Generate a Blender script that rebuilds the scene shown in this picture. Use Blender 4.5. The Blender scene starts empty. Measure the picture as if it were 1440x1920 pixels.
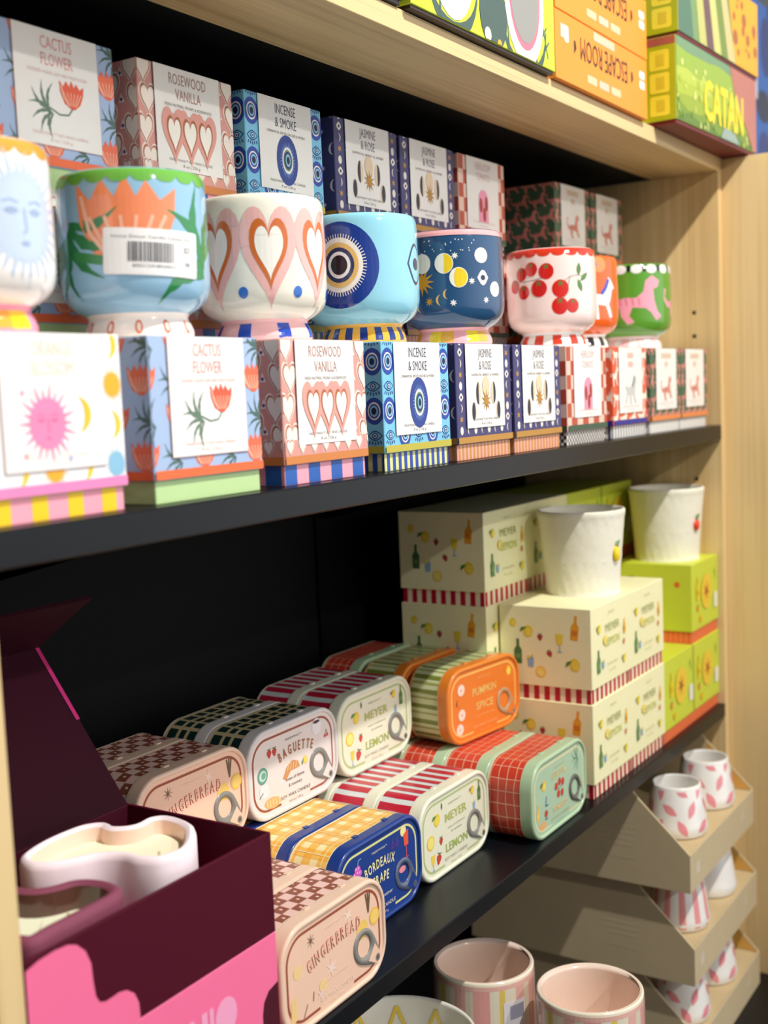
import bpy, math, random
from mathutils import Vector, Matrix
from mathutils.geometry import tessellate_polygon
random.seed(7)
PI = math.pi
SC = bpy.context.scene
COL = SC.collection

# ------------------------------------------------------------------ camera
RGT = Vector((0.5360811, -0.84313877, -0.04164209))
UPV = Vector((0.10510334, 0.01771837, 0.99430345))
FWD = Vector((0.83759796, 0.53740401, -0.09811518))
cam_d = bpy.data.cameras.new('camera'); cam = bpy.data.objects.new('camera', cam_d); COL.objects.link(cam)
M = Matrix.Identity(4)
for i in range(3):
    M[i][0] = RGT[i]; M[i][1] = UPV[i]; M[i][2] = -FWD[i]
M[0][3], M[1][3], M[2][3] = 0.0, -0.5, 0.0
cam.matrix_world = M
cam_d.sensor_fit = 'VERTICAL'; cam_d.sensor_height = 36.0; cam_d.lens = 36.0 * 2260.8 / 1920.0
cam_d.clip_start = 0.02; cam_d.clip_end = 60
cam_d.dof.use_dof = True; cam_d.dof.focus_distance = 1.0; cam_d.dof.aperture_fstop = 5.6
SC.camera = cam
# ------------------------------------------------------------------ world, lights, exposure
FILL, BASE = 1.55, 0.085
w = bpy.data.worlds.new('world'); SC.world = w; w.use_nodes = True
# the shop around: bright aisle in front of the shelves at eye level, dimmer overhead and below
_nt = w.node_tree; _bg = _nt.nodes['Background']; _bg.inputs[0].default_value = (0.97, 0.975, 1.0, 1)
_tc = _nt.nodes.new('ShaderNodeTexCoord'); _sp = _nt.nodes.new('ShaderNodeSeparateXYZ'); _nt.links.new(_tc.outputs['Generated'], _sp.inputs[0])
def _m(op, a, b=None, c=None):
    n = _nt.nodes.new('ShaderNodeMath'); n.operation = op
    for k, v in enumerate((a, b, c)):
        if v is None: continue
        if isinstance(v, (int, float)): n.inputs[k].default_value = v
        else: _nt.links.new(v, n.inputs[k])
    return n.outputs[0]
_front = _m('MAXIMUM', _m('MULTIPLY_ADD', _sp.outputs[1], -0.91, _m('MULTIPLY', _sp.outputs[0], 0.42)), 0.0)
_lvl = _m('SUBTRACT', 1.0, _m('ABSOLUTE', _sp.outputs[2]))
_nt.links.new(_m('MULTIPLY_ADD', _m('MULTIPLY', _m('POWER', _front, 1.6), _lvl), FILL, BASE), _bg.inputs[1])
SC.view_settings.view_transform = 'Standard'; SC.view_settings.look = 'None'
SC.view_settings.exposure = 0.0; SC.view_settings.gamma = 1.0
SC.view_settings.use_curve_mapping = False
def spot(name, loc, aim, power, size, col, angle=70):
    d = bpy.data.lights.new(name, 'SPOT'); d.energy = power; d.shadow_soft_size = size; d.color = col
    d.spot_size = math.radians(angle); d.spot_blend = 0.6
    o = bpy.data.objects.new(name, d); COL.objects.link(o); o.location = loc
    o.rotation_euler = (Vector(aim) - Vector(loc)).to_track_quat('-Z', 'Y').to_euler()
spot('ceiling_spot_key', (0.90, -0.92, 1.38), (1.1, 0.05, -0.25), 145, 0.018, (1.0, 0.955, 0.88), 110)
spot('ceiling_spot_far', (0.1, -3.0, 1.6), (1.15, 0.05, -0.1), 110, 0.03, (1.0, 0.96, 0.9), 50)

# ------------------------------------------------------------------ materials
def s2l(c):
    out = []
    for v in c[:3]:
        v = v / 255.0
        out.append(v / 12.92 if v <= 0.04045 else ((v + 0.055) / 1.055) ** 2.4)
    return tuple(out) + (1.0,)
FIN = {'satin': (0.33, 0.0, 0.0), 'black': (0.6, 0.0, 0.0), 'card': (0.6, 0.0, 0.0), 'paper': (0.42, 0.0, 0.0), 'gloss': (0.12, 0.0, 0.5), 'metal': (0.32, 0.0, 0.25), 'matte': (0.8, 0.0, 0.0), 'steel': (0.35, 1.0, 0.0)}
MATS = {}
def mat(c, fin='paper', amt=0.03, scale=60.0, bump=0.0):
    k = (tuple(int(v) for v in c[:3]), fin, amt, scale, bump)
    if k in MATS: return MATS[k]
    m = bpy.data.materials.new('%s_%02x%02x%02x' % ((fin,) + k[0])); m.use_nodes = True
    nt = m.node_tree; b = nt.nodes['Principled BSDF']
    r, me, coat = FIN[fin]
    b.inputs['Roughness'].default_value = r; b.inputs['Metallic'].default_value = me
    b.inputs['Coat Weight'].default_value = coat; b.inputs['Specular IOR Level'].default_value = .12 if fin == 'black' else .2 if fin == 'card' else .3 if fin == 'satin' else .5; b.inputs['Coat Roughness'].default_value = 0.08
    tc = nt.nodes.new('ShaderNodeTexCoord'); nz = nt.nodes.new('ShaderNodeTexNoise')
    nz.inputs['Scale'].default_value = scale; nz.inputs['Detail'].default_value = 2
    nt.links.new(tc.outputs['Object'], nz.inputs['Vector'])
    cr = nt.nodes.new('ShaderNodeMix'); cr.data_type = 'RGBA'
    lin = s2l(c)
    cr.inputs[6].default_value = tuple(v * (1 - amt) for v in lin[:3]) + (1,)
    cr.inputs[7].default_value = tuple(min(1, v * (1 + amt)) for v in lin[:3]) + (1,)
    nt.links.new(nz.outputs['Fac'], cr.inputs[0]); nt.links.new(cr.outputs[2], b.inputs['Base Color'])
    if bump:
        bp = nt.nodes.new('ShaderNodeBump'); bp.inputs['Strength'].default_value = bump; bp.inputs['Distance'].default_value = 0.002
        nt.links.new(nz.outputs['Fac'], bp.inputs['Height']); nt.links.new(bp.outputs['Normal'], b.inputs['Normal'])
    MATS[k] = m
    return m
def wood(name, axis, light, dark, fine=150.0):
    m = bpy.data.materials.new(name); m.use_nodes = True
    nt = m.node_tree; b = nt.nodes['Principled BSDF']; b.inputs['Roughness'].default_value = 0.5
    tc = nt.nodes.new('ShaderNodeTexCoord'); mp = nt.nodes.new('ShaderNodeMapping')
    sc = [fine] * 3; sc[axis] = 2.2
    mp.inputs['Scale'].default_value = sc
    nz = nt.nodes.new('ShaderNodeTexNoise'); nz.inputs['Scale'].default_value = 1.0; nz.inputs['Detail'].default_value = 6; nz.inputs['Roughness'].default_value = 0.65
    mp2 = nt.nodes.new('ShaderNodeMapping'); s2 = [9.0, 9.0, 9.0]; s2[axis] = 0.8; mp2.inputs['Scale'].default_value = s2
    n2 = nt.nodes.new('ShaderNodeTexNoise'); n2.inputs['Scale'].default_value = 1.0; n2.inputs['Detail'].default_value = 3
    add = nt.nodes.new('ShaderNodeMath'); add.operation = 'MULTIPLY_ADD'; add.inputs[1].default_value = 0.6
    rp = nt.nodes.new('ShaderNodeValToRGB')
    rp.color_ramp.elements[0].position = 0.6; rp.color_ramp.elements[0].color = s2l(dark)
    rp.color_ramp.elements[1].position = 0.92; rp.color_ramp.elements[1].color = s2l(light)
    L = nt.links.new
    L(tc.outputs['Object'], mp.inputs[0]); L(mp.outputs[0], nz.inputs['Vector'])
    L(tc.outputs['Object'], mp2.inputs[0]); L(mp2.outputs[0], n2.inputs['Vector'])
    L(nz.outputs['Fac'], add.inputs[0]); L(n2.outputs['Fac'], add.inputs[2]); L(add.outputs[0], rp.inputs[0])
    L(rp.outputs[0], b.inputs['Base Color'])
    bp = nt.nodes.new('ShaderNodeBump'); bp.inputs['Strength'].default_value = 0.12; bp.inputs['Distance'].default_value = 0.001
    L(nz.outputs['Fac'], bp.inputs['Height']); L(bp.outputs['Normal'], b.inputs['Normal'])
    return m
WOOD_V = wood('oak_vertical_grain', 2, (232, 204, 150), (204, 168, 110), 150.0)
WOOD_H = wood('oak_horizontal_grain', 0, (222, 194, 142), (152, 120, 76), 330.0)

# ------------------------------------------------------------------ mesh builder
class MB:
    def __init__(s): s.v = []; s.f = []; s.m = []; s.sm = []; s.mats = []
    def mi(s, m):
        if m not in s.mats: s.mats.append(m)
        return s.mats.index(m)
    def face(s, pts, m, smooth=False):
        n = len(s.v); s.v.extend([tuple(p) for p in pts]); s.f.append(tuple(range(n, n + len(pts)))); s.m.append(s.mi(m)); s.sm.append(smooth)
    def mesh(s, verts, faces, m, smooth=False):
        n = len(s.v); s.v.extend([tuple(p) for p in verts]); k = s.mi(m)
        for f in faces: s.f.append(tuple(n + i for i in f)); s.m.append(k); s.sm.append(smooth)
    def box(s, x0, x1, y0, y1, z0, z1, m, c=0.0):
        if c <= 0:
            V = [(x, y, z) for z in (z0, z1) for y in (y0, y1) for x in (x0, x1)]
            s.mesh(V, [(0, 2, 3, 1), (4, 5, 7, 6), (0, 1, 5, 4), (2, 6, 7, 3), (0, 4, 6, 2), (1, 3, 7, 5)], m); return
        lo = (x0, y0, z0); hi = (x1, y1, z1); V = {}; L = []
        for sx in (0, 1):
            for sy in (0, 1):
                for sz in (0, 1):
                    cs = (sx, sy, sz)
                    for a in range(3):
                        p = []
                        for k in range(3):
                            b = hi[k] if cs[k] else lo[k]
                            if k != a: b += -c if cs[k] else c
                            p.append(b)
                        V[(cs, a)] = len(L); L.append(tuple(p))
        F = []
        for a in range(3):
            u, v = [k for k in range(3) if k != a]
            for sd in (0, 1):
                q = []
                for (i, j) in ((0, 0), (1, 0), (1, 1), (0, 1)):
                    cs = [0, 0, 0]; cs[a] = sd; cs[u] = i; cs[v] = j; q.append(V[(tuple(cs), a)])
                F.append(q)
        for a in range(3):
            u, v = [k for k in range(3) if k != a]
            for i in (0, 1):
                for j in (0, 1):
                    q = []
                    for (t, ax) in ((0, u), (1, u), (1, v), (0, v)):
                        cs = [0, 0, 0]; cs[a] = t; cs[u] = i; cs[v] = j; q.append(V[(tuple(cs), ax)])
                    F.append(q)
        for cs in [(i, j, k) for i in (0, 1) for j in (0, 1) for k in (0, 1)]:
            F.append([V[(cs, 0)], V[(cs, 1)], V[(cs, 2)]])
        ctr = Vector([(lo[k] + hi[k]) / 2 for k in range(3)]); G = []
        for q in F:
            P = [Vector(L[i]) for i in q]; nrm = (P[1] - P[0]).cross(P[2] - P[0]); cc = sum(P, Vector()) / len(P)
            G.append(tuple(q) if nrm.dot(cc - ctr) > 0 else tuple(reversed(q)))
        s.mesh(L, G, m)
    def lathe(s, prof, m, cx=0, cy=0, n=64, smooth=True):
        V = []; F = []
        for (r, z) in prof:
            for i in range(n):
                a = 2 * PI * i / n; V.append((cx + r * math.cos(a), cy + r * math.sin(a), z))
        for j in range(len(prof) - 1):
            for i in range(n):
                k = (i + 1) % n; F.append((j * n + i, j * n + k, (j + 1) * n + k, (j + 1) * n + i))
        s.mesh(V, F, m, smooth)
    def loft(s, rings, m, smooth=True, cap0=False, cap1=False):
        n = len(rings[0]); V = [p for r in rings for p in r]; F = []
        for j in range(len(rings) - 1):
            for i in range(n):
                k = (i + 1) % n; F.append((j * n + i, j * n + k, (j + 1) * n + k, (j + 1) * n + i))
        s.mesh(V, F, m, smooth)
        if cap0: s.face(list(reversed(rings[0])), m)
        if cap1: s.face(rings[-1], m)
    def tube(s, pts, r, m, n=8):
        rings = []
        for i, p in enumerate(pts):
            p = Vector(p); a = Vector(pts[max(0, i - 1)]); b = Vector(pts[min(len(pts) - 1, i + 1)])
            t = (b - a).normalized(); u = t.cross(Vector((0, 0, 1)))
            if u.length < 1e-4: u = t.cross(Vector((0, 1, 0)))
            u.normalize(); v = t.cross(u)
            rings.append([tuple(p + u * r * math.cos(2 * PI * k / n) + v * r * math.sin(2 * PI * k / n)) for k in range(n)])
        s.loft(rings, m, True, True, True)
    def build(s, name, parent=None, auto=None):
        me = bpy.data.meshes.new(name); me.from_pydata(s.v, [], s.f)
        for m in s.mats: me.materials.append(m)
        me.polygons.foreach_set('material_index', s.m); me.polygons.foreach_set('use_smooth', s.sm)
        me.update()
        o = bpy.data.objects.new(name, me); COL.objects.link(o)
        if parent: o.parent = parent
        return o

def tag(o, label, cat, group=None):
    o['label'] = label; o['category'] = cat
    if group: o['group'] = group
    return o
def thing(name, label, cat, loc, rz=0.0, group=None):
    o = bpy.data.objects.new(name, None); COL.objects.link(o); o.empty_display_size = 0.02
    o.location = loc; o.rotation_euler = (0, 0, rz)
    return tag(o, label, cat, group)
def dup(root, loc, rz, label, group=None):
    r = root.copy(); COL.objects.link(r); r.location = loc; r.rotation_euler = (0, 0, rz); r['label'] = label
    if group: r['group'] = group
    for ch in list(root.children):
        c = ch.copy(); COL.objects.link(c); c.parent = r
        for g in ch.children:
            d = g.copy(); COL.objects.link(d); d.parent = c
    return r
def struct(name, mb):
    o = mb.build(name); o['kind'] = 'structure'; return o

# ------------------------------------------------------------------ flat graphics
def tess(pts):
    P = [Vector((p[0], p[1], 0)) for p in pts]
    return [[pts[i] for i in t] for t in tessellate_polygon([P])]
TXT = {}
def text_tris(body, bold=0.0):
    k = (body, bold)
    if k in TXT: return TXT[k]
    cu = bpy.data.curves.new('lettering', 'FONT'); cu.body = body; cu.size = 1.0; cu.offset = bold; cu.resolution_u = 2; cu.fill_mode = 'FRONT'
    ob = bpy.data.objects.new('lettering', cu); COL.objects.link(ob)
    dg = bpy.context.evaluated_depsgraph_get(); oe = ob.evaluated_get(dg); me = oe.to_mesh()
    me.calc_loop_triangles()
    T = [[(me.vertices[i].co.x, me.vertices[i].co.y) for i in t.vertices] for t in me.loop_triangles]
    oe.to_mesh_clear(); bpy.data.objects.remove(ob); bpy.data.curves.remove(cu)
    xs = [p[0] for t in T for p in t] or [0, 1]
    TXT[k] = (T, min(xs), max(xs)); return TXT[k]
class G:
    def __init__(s): s.t = []
    def poly(s, pts, col, L=1):
        for t in tess(pts): s.t.append((t, col, L))
        return s
    def rect(s, x0, y0, x1, y1, col, L=1):
        s.t.append(([(x0, y0), (x1, y0), (x1, y1)], col, L)); s.t.append(([(x0, y0), (x1, y1), (x0, y1)], col, L)); return s
    def rrect(s, x0, y0, x1, y1, r, col, L=1, n=5):
        return s.poly(rr_pts((x0 + x1) / 2, (y0 + y1) / 2, x1 - x0, y1 - y0, r, n), col, L)
    def circ(s, x, y, r, col, L=1, ry=None, rot=0, n=24):
        ry = ry or r; c, d = math.cos(rot), math.sin(rot); P = []
        for i in range(n):
            a = 2 * PI * i / n; u, v = r * math.cos(a), ry * math.sin(a); P.append((x + u * c - v * d, y + u * d + v * c))
        for i in range(1, n - 1): s.t.append(([P[0], P[i], P[i + 1]], col, L))
        return s
    def star(s, x, y, r, r2, n, col, L=1, rot=PI / 2, sx=1.0):
        P = [(x + sx * (r if i % 2 == 0 else r2) * math.cos(rot + PI * i / n), y + (r if i % 2 == 0 else r2) * math.sin(rot + PI * i / n)) for i in range(2 * n)]
        for i in range(2 * n): s.t.append(([(x, y), P[i], P[(i + 1) % (2 * n)]], col, L))
        return s
    def crescent(s, x, y, r, col, L=1, rot=0, thick=0.45):
        P = []
        for i in range(13):
            a = -PI / 2 + PI * i / 12 * 1.0; P.append((r * math.cos(a), r * math.sin(a)))
        for i in range(12, -1, -1):
            a = -PI / 2 + PI * i / 12; P.append((r * (1 - 2 * thick + thick) * math.cos(a) , r * math.sin(a)))
        c, d = math.cos(rot), math.sin(rot)
        Q = [(x + (u - r * .4) * c - v * d, y + (u - r * .4) * d + v * c) for u, v in P]
        for i in range(12): s.t.append(([Q[i], Q[i + 1], Q[24 - i]], col, L)); s.t.append(([Q[i], Q[24 - i], Q[25 - i]], col, L))
        return s
    def line(s, pts, wd, col, L=1):
        for a, b in zip(pts[:-1], pts[1:]):
            dx, dy = b[0] - a[0], b[1] - a[1]; l = math.hypot(dx, dy) or 1e-9; nx, ny = -dy / l * wd / 2, dx / l * wd / 2
            s.t.append(([(a[0] + nx, a[1] + ny), (a[0] - nx, a[1] - ny), (b[0] - nx, b[1] - ny)], col, L))
            s.t.append(([(a[0] + nx, a[1] + ny), (b[0] - nx, b[1] - ny), (b[0] + nx, b[1] + ny)], col, L))
        return s
    def text(s, body, x, y, size, col, L=3, sx=0.62, width=None, bold=0.0, rot=0.0):
        T, a, b = text_tris(body, bold); k = size
        sxx = size * sx
        if width: sxx = width / (b - a)
        c, d = math.cos(rot), math.sin(rot)
        for t in T:
            P = []
            for p in t:
                u = (p[0] - (a + b) / 2) * sxx; v = p[1] * k; P.append((x + u * c - v * d, y + u * d + v * c))
            s.t.append((P, col, L))
        return s
    def arc(s, body, x, y, R, size, col, L=3, sx=0.62, bold=0.0, gap=1.0, tilt=0.0):
        wd = []
        for ch in body:
            if ch == ' ': wd.append(size * sx * .5); continue
            T, a, b = text_tris(ch, 0.0); wd.append((b - a + 0.12) * size * sx * gap)
        tot = sum(wd); u = -tot / 2
        for ch, wq in zip(body, wd):
            m_ = u + wq / 2; u += wq
            if ch == ' ': continue
            an = m_ / R
            px, py = R * math.sin(an), R * math.cos(an) - R
            c, d = math.cos(tilt), math.sin(tilt)
            s.text(ch, x + px * c - py * d, y + px * d + py * c, size, col, L, sx, None, bold, -an + tilt)
        return s
    def add(s, g, x=0, y=0, k=1.0, rot=0, sx=1.0, dL=0):
        c, d = math.cos(rot), math.sin(rot)
        for t, col, L in g.t:
            s.t.append(([(x + (p[0] * sx * c - p[1] * d) * k, y + (p[0] * sx * d + p[1] * c) * k) for p in t], col, L + dL))
        return s
def rr_pts(cx, cy, w, h, r, n=5):
    P = []
    for qx, qy, a0 in ((1, -1, -PI / 2), (1, 1, 0), (-1, 1, PI / 2), (-1, -1, PI)):
        for i in range(n + 1):
            a = a0 + PI / 2 * i / n; P.append((cx + qx * (w / 2 - r) + r * math.cos(a), cy + qy * (h / 2 - r) + r * math.sin(a)))
    return P
def clip_half(P, ax, lim, keep_less):
    out = []; n = len(P)
    for i in range(n):
        a, b = P[i], P[(i + 1) % n]
        ia = (a[ax] <= lim) if keep_less else (a[ax] >= lim); ib = (b[ax] <= lim) if keep_less else (b[ax] >= lim)
        if ia: out.append(a)
        if ia != ib:
            t = (lim - a[ax]) / (b[ax] - a[ax]); q = [a[0] + t * (b[0] - a[0]), a[1] + t * (b[1] - a[1])]; q[ax] = lim; out.append(tuple(q))
    return out
def emit(mb, g, fmap, rect=None, band=None, fin='paper', step=0.00012, vband=None, smooth=False, amt=0.03):
    """print flat graphics g (u right, v up) onto a surface fmap(u, v, offset)"""
    for ti, (t, col, L) in enumerate(g.t):
        P = t; eps = (ti % 60) * 1.5e-6
        if rect:
            for ax, lim, ls in ((0, rect[0], False), (0, rect[2], True), (1, rect[1], False), (1, rect[3], True)):
                P = clip_half(P, ax, lim, ls)
                if len(P) < 3: break
            if len(P) < 3: continue
        pieces = [P]
        for ax, bw in ((0, band), (1, vband)):
            if not bw: continue
            new = []
            for Q in pieces:
                lo = min(q[ax] for q in Q); hi = max(q[ax] for q in Q)
                k0 = math.floor(lo / bw); k1 = math.floor(hi / bw)
                if k0 == k1: new.append(Q); continue
                for k in range(k0, k1 + 1):
                    R = clip_half(Q, ax, k * bw, False)
                    if len(R) >= 3: R = clip_half(R, ax, (k + 1) * bw, True)
                    if len(R) >= 3: new.append(R)
            pieces = new
        m = mat(col, fin, amt)
        for Q in pieces:
            ar = sum(Q[i][0] * Q[(i + 1) % len(Q)][1] - Q[(i + 1) % len(Q)][0] * Q[i][1] for i in range(len(Q)))
            if abs(ar) < 1e-11: continue
            if ar < 0: Q = list(reversed(Q))
            mb.face([fmap(q[0], q[1], L * step + eps) for q in Q], m, smooth)

# ------------------------------------------------------------------ motif library (unit size about 1)
WHITE = (246, 244, 240); CREAM = (250, 243, 222); NAVY = (24, 58, 140)
def heart_pts(k=1.0):
    P = []
    for i in range(36):
        t = 2 * PI * i / 36; x = 16 * math.sin(t) ** 3; y = 13 * math.cos(t) - 5 * math.cos(2 * t) - 2 * math.cos(3 * t) - math.cos(4 * t)
        P.append((x / 32 * k, (y * 1.15 + 2) / 30 * k))
    return P
def g_heart(cols, ks):
    g = G()
    for i, (c, k) in enumerate(zip(cols, ks)): g.poly(heart_pts(k), c, i + 1)
    return g
def g_disc_eye(d1, d2, ring=True, sx=1.0):
    g = G(); g.circ(0, 0, .5 * sx, d1, 1, .5)
    g.circ(0, 0, .33 * sx, WHITE, 2, .33); g.circ(0, 0, .27 * sx, d1, 3, .27) if ring else None
    g.circ(0, 0, .21 * sx, d2, 4, .21); g.circ(0, 0, .13 * sx, (10, 20, 70), 5, .13)
    return g
def almond(wd, h, n=10):
    P = [(-wd / 2 + wd * i / n, h / 2 * math.sin(PI * i / n)) for i in range(n + 1)]
    return P + [(wd / 2 - wd * i / n, -h / 2 * math.sin(PI * i / n)) for i in range(1, n)]
def g_small_eye(line, fill, iris):
    g = G(); g.poly(almond(.86, .5), line, 1); g.poly(almond(.72, .38), fill, 2)
    g.circ(0, 0, .16, line, 3); g.circ(0, 0, .1, WHITE, 4); g.circ(0, 0, .06, iris, 5)
    for k in range(-2, 3): g.line([(k * .14, -.3 + abs(k) * .03), (k * .18, -.46 + abs(k) * .04)], .06, line, 2)
    return g
def g_flower(c1, c2, c3):
    g = G()
    P = [(-.5, .42), (-.47, .05), (-.32, -.25), (-.05, -.4), (.1, -.4), (.33, -.22), (.47, .08), (.5, .36), (.33, .24), (.2, .42), (.1, .27), (0, .48), (-.1, .27), (-.22, .44), (-.34, .25)]
    g.poly(P, c1, 1)
    for a in (-.36, -.2, -.05, .1, .25, .38): g.line([(a * .4, -.3), (a, .1)], .035, c2, 2)
    g.line([(-.44, .3), (-.36, -.05), (-.15, -.3)], .04, c3, 2)
    return g
def g_spray(col, n=6, fat=1.0):
    """a branching leaf: thin wavy-edged blades fanning from a bent stem"""
    g = G()
    base = (.12, -.12)
    for k in range(n):
        f = k / (n - 1); a = PI * (0.42 + 1.05 * f); l = .62 - .18 * abs(f - .35)
        bx = base[0] + .1 * (f - .5); by = base[1] + .06 * (.5 - f)
        P = []; Q = []
        for i in range(9):
            t = i / 8; bend = .09 * math.sin(PI * t) * (1 if f < .5 else -1)
            hw = fat * (.012 + .036 * math.sin(PI * min(1, t * 1.1)) * (1.0 if i % 2 else .55)) * (1 - .5 * t) * (0 if i == 8 else 1)
            ux, uy = math.cos(a), math.sin(a); px = bx + t * l * ux - bend * uy; py = by + t * l * uy + bend * ux
            P.append((px - uy * hw, py + ux * hw)); Q.append((px + uy * hw, py - ux * hw))
        for i in range(8):
            g.t.append(([P[i], Q[i], Q[i + 1]], col, 1)); g.t.append(([P[i], Q[i + 1], P[i + 1]], col, 1))
    return g
def g_sun(col, face=None, n=22):
    g = G(); g.circ(0, 0, .3, col, 1, .33)
    for k in range(n):
        a = 2 * PI * k / n; r0, r1 = .27, (.5 if k % 2 else .43); da = .1
        g.t.append(([(r0 * math.cos(a - da), 1.08 * r0 * math.sin(a - da)), (r1 * math.cos(a), 1.08 * r1 * math.sin(a)), (r0 * math.cos(a + da), 1.08 * r0 * math.sin(a + da))], col, 1))
    if face:
        for sx in (-1, 1):
            g.poly([(p[0] + sx * .11, p[1] + .04) for p in almond(.13, .055)], face, 2); g.line([(sx * .05, .1), (sx * .12, .12), (sx * .18, .1)], .014, face, 2)
        g.line([(0.0, .06), (.015, -.1), (-.02, -.12)], .014, face, 2); g.poly([(p[0], p[1] - .19) for p in almond(.09, .04)], face, 2)
    return g
def g_berry(c=(205, 50, 50)):
    g = G(); g.poly([(-.3, .2), (-.34, 0), (-.15, -.35), (0, -.48), (.15, -.35), (.34, 0), (.3, .2), (0, .28)], c, 1)
    for k in (-1, 0, 1): g.poly([(0, .2), (k * .25 - .08, .42), (k * .25 + .08, .42)], (80, 110, 60), 2)
    for (x, y) in ((-.12, 0), (.1, .02), (0, -.2)): g.circ(x, y, .03, (250, 220, 180), 2, n=6)
    return g
def g_lemon(c=(246, 211, 45), leaf=(70, 130, 60)):
    g = G(); g.circ(0, 0, .34, c, 1, .4); g.circ(.04, -.05, .22, (250, 225, 90), 2, .27)
    if leaf: g.poly([(-.1, .3), (-.5, .25), (-.6, -.05), (-.3, .1)], leaf, 3)
    return g
def g_slice():
    g = G(); g.circ(0, 0, .45, (245, 205, 60), 1); g.circ(0, 0, .36, (252, 235, 130), 2); return g
def g_bottle(c, capc):
    g = G(); g.poly([(-.16, -.5), (.16, -.5), (.17, .05), (.06, .22), (.06, .5), (-.06, .5), (-.06, .22), (-.17, .05)], c, 1)
    g.rect(-.12, -.3, .12, -.1, capc, 2); return g
def g_glass(c=(240, 220, 70), st=(150, 190, 220)):
    g = G(); g.poly([(-.22, .45), (-.14, -.1), (.14, -.1), (.22, .45)], c, 1); g.rect(-.03, -.4, .03, -.1, st, 1); g.poly([(-.16, -.48), (.16, -.48), (.03, -.38), (-.03, -.38)], st, 1)
    return g
def g_tumbler():
    g = G(); g.poly([(-.26, .3), (-.2, -.4), (.2, -.4), (.26, .3)], (140, 185, 215), 1); g.line([(.02, .2), (.16, .5)], .05, (90, 130, 90), 2); g.circ(-.15, .3, .12, (246, 211, 60), 2, n=10); return g
def g_cherry(n=2, c=(205, 60, 60)):
    g = G()
    for k in range(n): g.circ(-.2 + .4 * k, -.25 + .06 * k, .19, c, 1, n=14); g.line([(-.2 + .4 * k, -.1), (.05, .42)], .05, (110, 90, 60), 2)
    return g
def g_tomatoes():
    g = G()
    for (x, y) in ((-.3, .25), (.25, .3), (-.2, -.25), (.3, -.2)):
        g.circ(x, y, .24, (206, 40, 30), 2, n=16); g.star(x, y + .12, .12, .04, 5, (70, 120, 50), 3)
    g.line([(-.5, .0), (0, .05), (.5, .1)], .04, (110, 140, 90), 1); return g
def g_pull(c):
    return G()
def g_horse(c, c2):
    P = [(-.5, .05), (-.42, .2), (-.3, .1), (-.1, .12), (.1, .1), (.22, .3), (.3, .5), (.4, .42), (.52, .25), (.42, .22), (.36, .02), (.3, -.12), (.42, -.4), (.33, -.42), (.2, -.15), (-.02, -.12), (.02, -.45), (-.06, -.45), (-.14, -.14), (-.28, -.1), (-.42, -.42), (-.5, -.4), (-.36, -.05), (-.4, .05)]
    g = G(); g.poly(P, c, 1); g.line([(.3, .45), (.2, .25), (.08, .12)], .09, c2, 2); return g
def g_tiger(c, c2, L=1):
    P = [(-.5, .28), (-.56, .1), (-.42, -.02), (-.2, .05), (.02, .04), (.16, .16), (.2, .36), (.34, .46), (.5, .36), (.46, .24), (.36, .2), (.38, -.02), (.44, -.2), (.54, -.32), (.42, -.4), (.3, -.24), (.2, -.16), (-.06, -.14), (-.12, -.3), (-.02, -.42), (-.16, -.46), (-.28, -.3), (-.3, -.14), (-.46, -.14), (-.6, .04), (-.58, .3)]
    g = G(); g.poly(P, c, L)
    if c2:
        for x in (-.3, -.18, -.06, .06): g.line([(x, .04), (x + .02, -.1)], .025, c2, L + 1)
    return g
def g_moons(navy=(40, 42, 60), gold=(190, 140, 50), pale=(238, 214, 178)):
    g = G(); g.star(0, -.03, .2, .07, 10, gold, 3, sx=.9); g.circ(0, .22, .13, pale, 2, .17)
    for sx in (-1, 1):
        g.circ(sx * .27, .1, .085, pale, 1, .19); g.poly([(sx * .27, -.09)] + [(sx * (.27 + .085 * math.sin(PI * i / 8)), .1 - .19 * math.cos(PI * i / 8)) for i in range(1, 8)] + [(sx * .27, .29)], navy, 2)
        g.circ(sx * .44, -.2, .075, pale, 1, .16); g.circ(sx * .455, -.2, .06, navy, 2, .15)
    return g
def tiled(w, h, cell, fn, ox=0.0, oy=0.0):
    """fn(i, j) -> (graphics, dx, dy, scale, rot)"""
    g = G(); j = 0; y = oy
    while y < h + cell[1]:
        i = 0; x = ox
        while x < w + cell[0]:
            r = fn(i, j)
            if r: g.add(r[0], x + r[1], y + r[2], r[3], r[4])
            x += cell[0]; i += 1
        y += cell[1]; j += 1
    return g

# ------------------------------------------------------------------ room and shelving
YB = 0.30          # depth of the shelf niche
XL, XR = 0.407, 1.645
ZT, ZT0 = 0.2965, 0.278
BLACK = mat((8, 13, 19), 'satin', .15, 40); BLACKM = mat((7, 9, 11), 'black', .3, 9)
mb = MB(); mb.box(-3, 4.5, -5, 1.6, -1.27, -1.25, mat((66, 60, 54), 'paper', .1, 6)); struct('floor', mb)
def shelf(name, z0, z1, y0, label):
    mb = MB(); mb.box(XL + .001, XR - .001, y0, YB - .001, z0, z1, BLACK, .0011)
    return tag(mb.build(name), label, 'shelf')
shelf('metal_shelf', -.083, -.0625, 0.0, 'black metal shelf carrying the patterned candle boxes and painted cups')
shelf('metal_shelf', -.4705, -.4525, 0.0, 'black metal shelf carrying the candle tins and lemon boxes')
mb = MB(); mb.box(XL + .001, XR - .001, -.13, YB - .001, -.8555, -.8355, BLACK, .0008)
tag(mb.build('metal_shelf'), 'black bottom shelf under the kraft trays and striped mugs', 'shelf')
unit = thing('shelving_unit', 'light oak shelving unit with a black back and an oak top board', 'shelving', ((XL + XR) / 2, .15, -1.25))
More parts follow.
